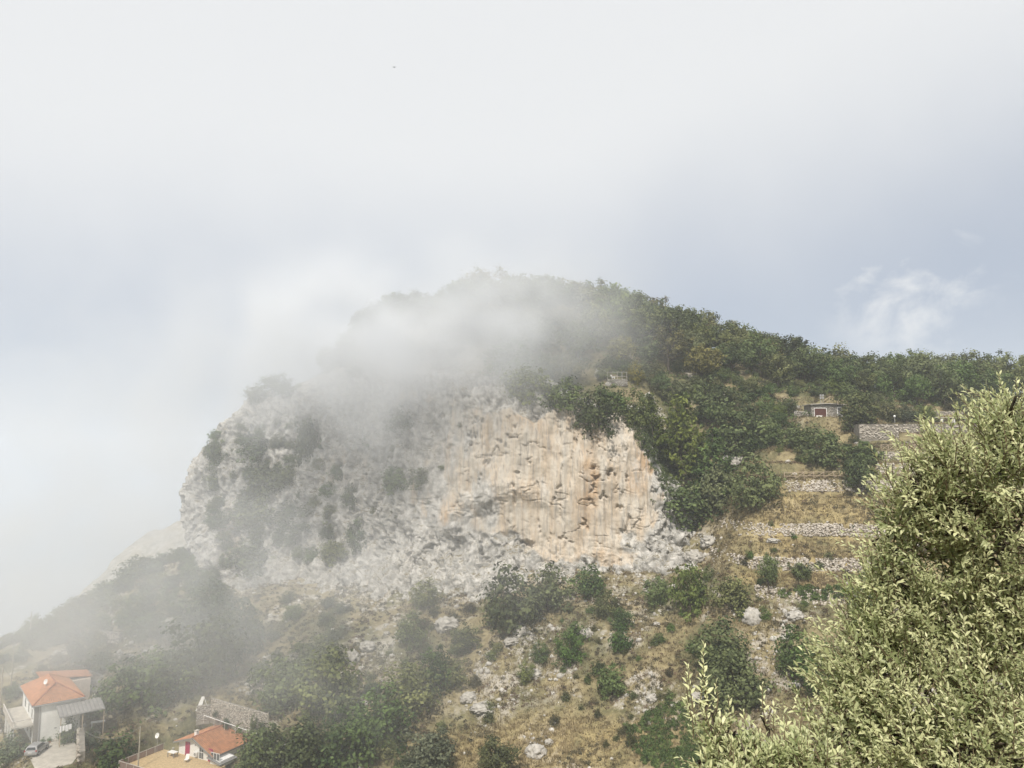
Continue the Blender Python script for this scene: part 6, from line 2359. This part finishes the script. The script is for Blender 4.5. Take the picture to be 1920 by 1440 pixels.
tb_ = np.array([4.3, 6.2, 0.0])
tb_[2] = near_ground(tb_[0], tb_[1]) - .1
LIMBS = [
    dict(pts=[None, (1990, 1480, 6.0), (1930, 1240, 5.7), (1880, 1000, 5.5), (1885, 800, 5.3)], r=(.11, .012)),
    dict(pts=[(1990, 1480, 6.0), (1850, 1330, 5.5), (1740, 1200, 5.2), (1660, 1050, 5.0)], r=(.05, .008)),
    dict(pts=[(1930, 1240, 5.7), (1850, 1080, 5.4), (1760, 960, 5.1), (1710, 910, 4.95)], r=(.04, .007)),
    dict(pts=[(1990, 1480, 6.0), (1830, 1420, 5.2), (1690, 1340, 4.9), (1590, 1240, 4.8)], r=(.05, .008)),
    dict(pts=[(1850, 1330, 5.5), (1760, 1270, 5.1), (1640, 1180, 4.95)], r=(.03, .006)),
]
foreground_plant("foreground_tree", "large pale grey-green leafy tree filling the right foreground", "tree", tb_, LIMBS, BL, 2050, .046, 41, n_single=200,
                 shoots=[(1893, 775, 5.2, .13), (1870, 790, 5.2, .12), (1912, 760, 5.4, .16), (1640, 935, 4.9, .12), (1600, 1190, 4.8, .16)])
BL2 = [(1345, 1395, 4.1, .07, 1.6), (1370, 1445, 4.1, .12, 3.5), (1435, 1450, 4.1, .10, 3.5), (1485, 1460, 4.2, .13, 4), (1425, 1490, 4.1, .16, 4.5), (1365, 1490, 4.0, .13, 3.5), (1525, 1470, 4.2, .15, 4)]
sb2 = np.array([1.35, 3.9, 0.0])
sb2[2] = near_ground(sb2[0], sb2[1]) - .1
LIMBS2 = [dict(pts=[None, (1400, 1520, 4.2), (1350, 1400, 4.1), (1320, 1290, 4.1)], r=(.035, .005)), dict(pts=[(1400, 1520, 4.2), (1440, 1430, 4.2), (1440, 1330, 4.15)], r=(.02, .004)),
          dict(pts=[(1400, 1520, 4.2), (1480, 1470, 4.2), (1510, 1400, 4.2)], r=(.02, .004))]
foreground_plant("foreground_shrub", "leafy shrub with pale upright shoots at the bottom beside the foreground tree", "bush", sb2, LIMBS2, BL2, 440, .045, 77, n_single=90, tipbias=(-.15, 0, 1.0), twig=(.09, .18),
                 shoots=[(1312, 1330, 4.1, .32), (1296, 1345, 4.1, .24), (1330, 1335, 4.1, .26), (1305, 1360, 4.0, .28), (1340, 1350, 4.1, .18), (1366, 1360, 4.1, .14), (1437, 1362, 4.1, .20), (1452, 1375, 4.15, .14),
                         (1500, 1370, 4.2, .16), (1470, 1385, 4.2, .12), (1400, 1380, 4.1, .12), (1300, 1385, 4.0, .2)])
print("foreground", round(time.time() - T0, 1))

# ================================================================== air: thin even haze, and the bank of cloud that drifts over the ridge
def box_mesh(name, lo, hi):
    return MB().box(lo[0], hi[0], lo[1], hi[1], lo[2], hi[2]).mesh(name)


hz = bpy.data.materials.new("haze_air")
hz.use_nodes = True
hz.node_tree.nodes.clear()
_o = N(hz.node_tree.nodes, "ShaderNodeOutputMaterial")
_v = N(hz.node_tree.nodes, "ShaderNodeVolumePrincipled")
_v.inputs["Color"].default_value = (0.90, 0.94, 1.0, 1)
_v.inputs["Density"].default_value = 0.00045
hz.node_tree.links.new(_v.outputs[0], _o.inputs["Volume"])
haze = add_obj("haze", box_mesh("haze", (-7000, -2600, CAMZ - 335), (7000, 7000, CAMZ + 175)), hz)
haze["kind"] = "stuff"

MLO, MHI = np.array([-200.0, 70.0, 2.0]), np.array([50.0, 340.0, CAMZ + 125])
ms = bpy.data.materials.new("mist_air")
ms.use_nodes = True
ms.node_tree.nodes.clear()
_o = N(ms.node_tree.nodes, "ShaderNodeOutputMaterial")
_v = N(ms.node_tree.nodes, "ShaderNodeVolumePrincipled")
_v.inputs["Color"].default_value = (0.89, 0.908, 0.935, 1)
_v.inputs["Anisotropy"].default_value = 0.0
_v.inputs["Density"].default_value = 1.0
ms.node_tree.links.new(_v.outputs[0], _o.inputs["Volume"])

ng = bpy.data.node_groups.new("mist_field", "GeometryNodeTree")
ng.interface.new_socket("Geometry", in_out="INPUT", socket_type="NodeSocketGeometry")
ng.interface.new_socket("Geometry", in_out="OUTPUT", socket_type="NodeSocketGeometry")
mn, ml = ng.nodes, ng.links
gout = N(mn, "NodeGroupOutput")
gpos = N(mn, "GeometryNodeInputPosition").outputs[0]
warp = N(mn, "ShaderNodeTexNoise")
warp.inputs["Scale"].default_value = 1 / 30.0
warp.inputs["Detail"].default_value = 2.0
ml.new(gpos, warp.inputs["Vector"])
wsub = N(mn, "ShaderNodeVectorMath", operation="SUBTRACT")
ml.new(warp.outputs["Color"], wsub.inputs[0])
wsub.inputs[1].default_value = (.5, .5, .5)
wsc = N(mn, "ShaderNodeVectorMath", operation="MULTIPLY")
wsc.inputs[1].default_value = (36, 12, 24)
ml.new(wsub.outputs[0], wsc.inputs[0])
wadd = N(mn, "ShaderNodeVectorMath", operation="ADD")
ml.new(gpos, wadd.inputs[0])
ml.new(wsc.outputs[0], wadd.inputs[1])
wpos = wadd.outputs[0]
PUFFS = [  # px, py, Y, radii (m), density
    (735, 655, 134, (36, 9, 15), 0.070),
    (815, 608, 138, (33, 9, 14), 0.075),
    (580, 700, 142, (40, 10, 12), 0.026),
    (905, 562, 148, (30, 9, 12), 0.050),
    (650, 755, 130, (36, 8, 13), 0.018),
    (480, 870, 128, (38, 8, 24), 0.014),
    (430, 640, 170, (80, 18, 34), 0.005),
    (130, 960, 190, (75, 24, 50), 0.020),
    (60, 1170, 112, (42, 14, 18), 0.017),
    (30, 1290, 88, (28, 9, 11), 0.016),
    (330, 1130, 112, (44, 12, 18), 0.012),
    (560, 1090, 108, (42, 12, 18), 0.012),
    (600, 1290, 92, (32, 9, 12), 0.008),
]
tot = None
for (px, py, Y, rad, den) in PUFFS:
    c = at(px, py, Y)
    sb = N(mn, "ShaderNodeVectorMath", operation="SUBTRACT")
    ml.new(wpos, sb.inputs[0])
    sb.inputs[1].default_value = c
    dv_ = N(mn, "ShaderNodeVectorMath", operation="DIVIDE")
    ml.new(sb.outputs[0], dv_.inputs[0])
    dv_.inputs[1].default_value = rad
    dt = N(mn, "ShaderNodeVectorMath", operation="DOT_PRODUCT")
    ml.new(dv_.outputs[0], dt.inputs[0])
    ml.new(dv_.outputs[0], dt.inputs[1])
    g_ = math_node(mn, ml, "MULTIPLY", math_node(mn, ml, "EXPONENT", math_node(mn, ml, "MULTIPLY", dt.outputs["Value"], -1.0)), den)
    tot = g_ if tot is None else math_node(mn, ml, "ADD", tot, g_)
wis = N(mn, "ShaderNodeTexNoise")
wis.inputs["Scale"].default_value = 1 / 15.0
wis.inputs["Detail"].default_value = 3.0
wis.inputs["Roughness"].default_value = 0.55
ml.new(wpos, wis.inputs["Vector"])
wf = math_node(mn, ml, "MULTIPLY_ADD", smooth_node(mn, ml, wis.outputs[0], 0.34, 0.66), 1.5, 0.22)
tot = math_node(mn, ml, "MULTIPLY", tot, wf)
sp_ = N(mn, "ShaderNodeSeparateXYZ")
ml.new(gpos, sp_.inputs[0])
for ax_, (a, b) in (("X", (MLO[0], MLO[0] + 25)), ("X", (MHI[0], MHI[0] - 25)), ("Y", (MLO[1], MLO[1] + 20)), ("Y", (MHI[1], MHI[1] - 40)), ("Z", (MHI[2], MHI[2] - 30))):
    tot = math_node(mn, ml, "MULTIPLY", tot, smooth_node(mn, ml, sp_.outputs[ax_], a, b))
tot = math_node(mn, ml, "MAXIMUM", math_node(mn, ml, "SUBTRACT", tot, 0.0006), 0.0)
vc = N(mn, "GeometryNodeVolumeCube")
ml.new(tot, vc.inputs["Density"])
vc.inputs["Background"].default_value = 0.0
vc.inputs["Min"].default_value = MLO
vc.inputs["Max"].default_value = MHI
VOX = 2.6
for k_, a_ in (("Resolution X", 0), ("Resolution Y", 1), ("Resolution Z", 2)):
    vc.inputs[k_].default_value = int((MHI[a_] - MLO[a_]) / VOX)
sm = N(mn, "GeometryNodeSetMaterial")
sm.inputs["Material"].default_value = ms
ml.new(vc.outputs[0], sm.inputs["Geometry"])
ml.new(sm.outputs[0], gout.inputs[0])

ms.cycles.volume_step_rate = 1.6
mist = bpy.data.objects.new("mist", bpy.data.volumes.new("mist"))
C.objects.link(mist)
md = mist.modifiers.new("mist_field", "NODES")
md.node_group = ng
mist.data.materials.append(ms)
mist["kind"] = "stuff"
mist["label"] = "bank of white cloud drifting over the left of the ridge"
print("script", round(time.time() - T0, 1))
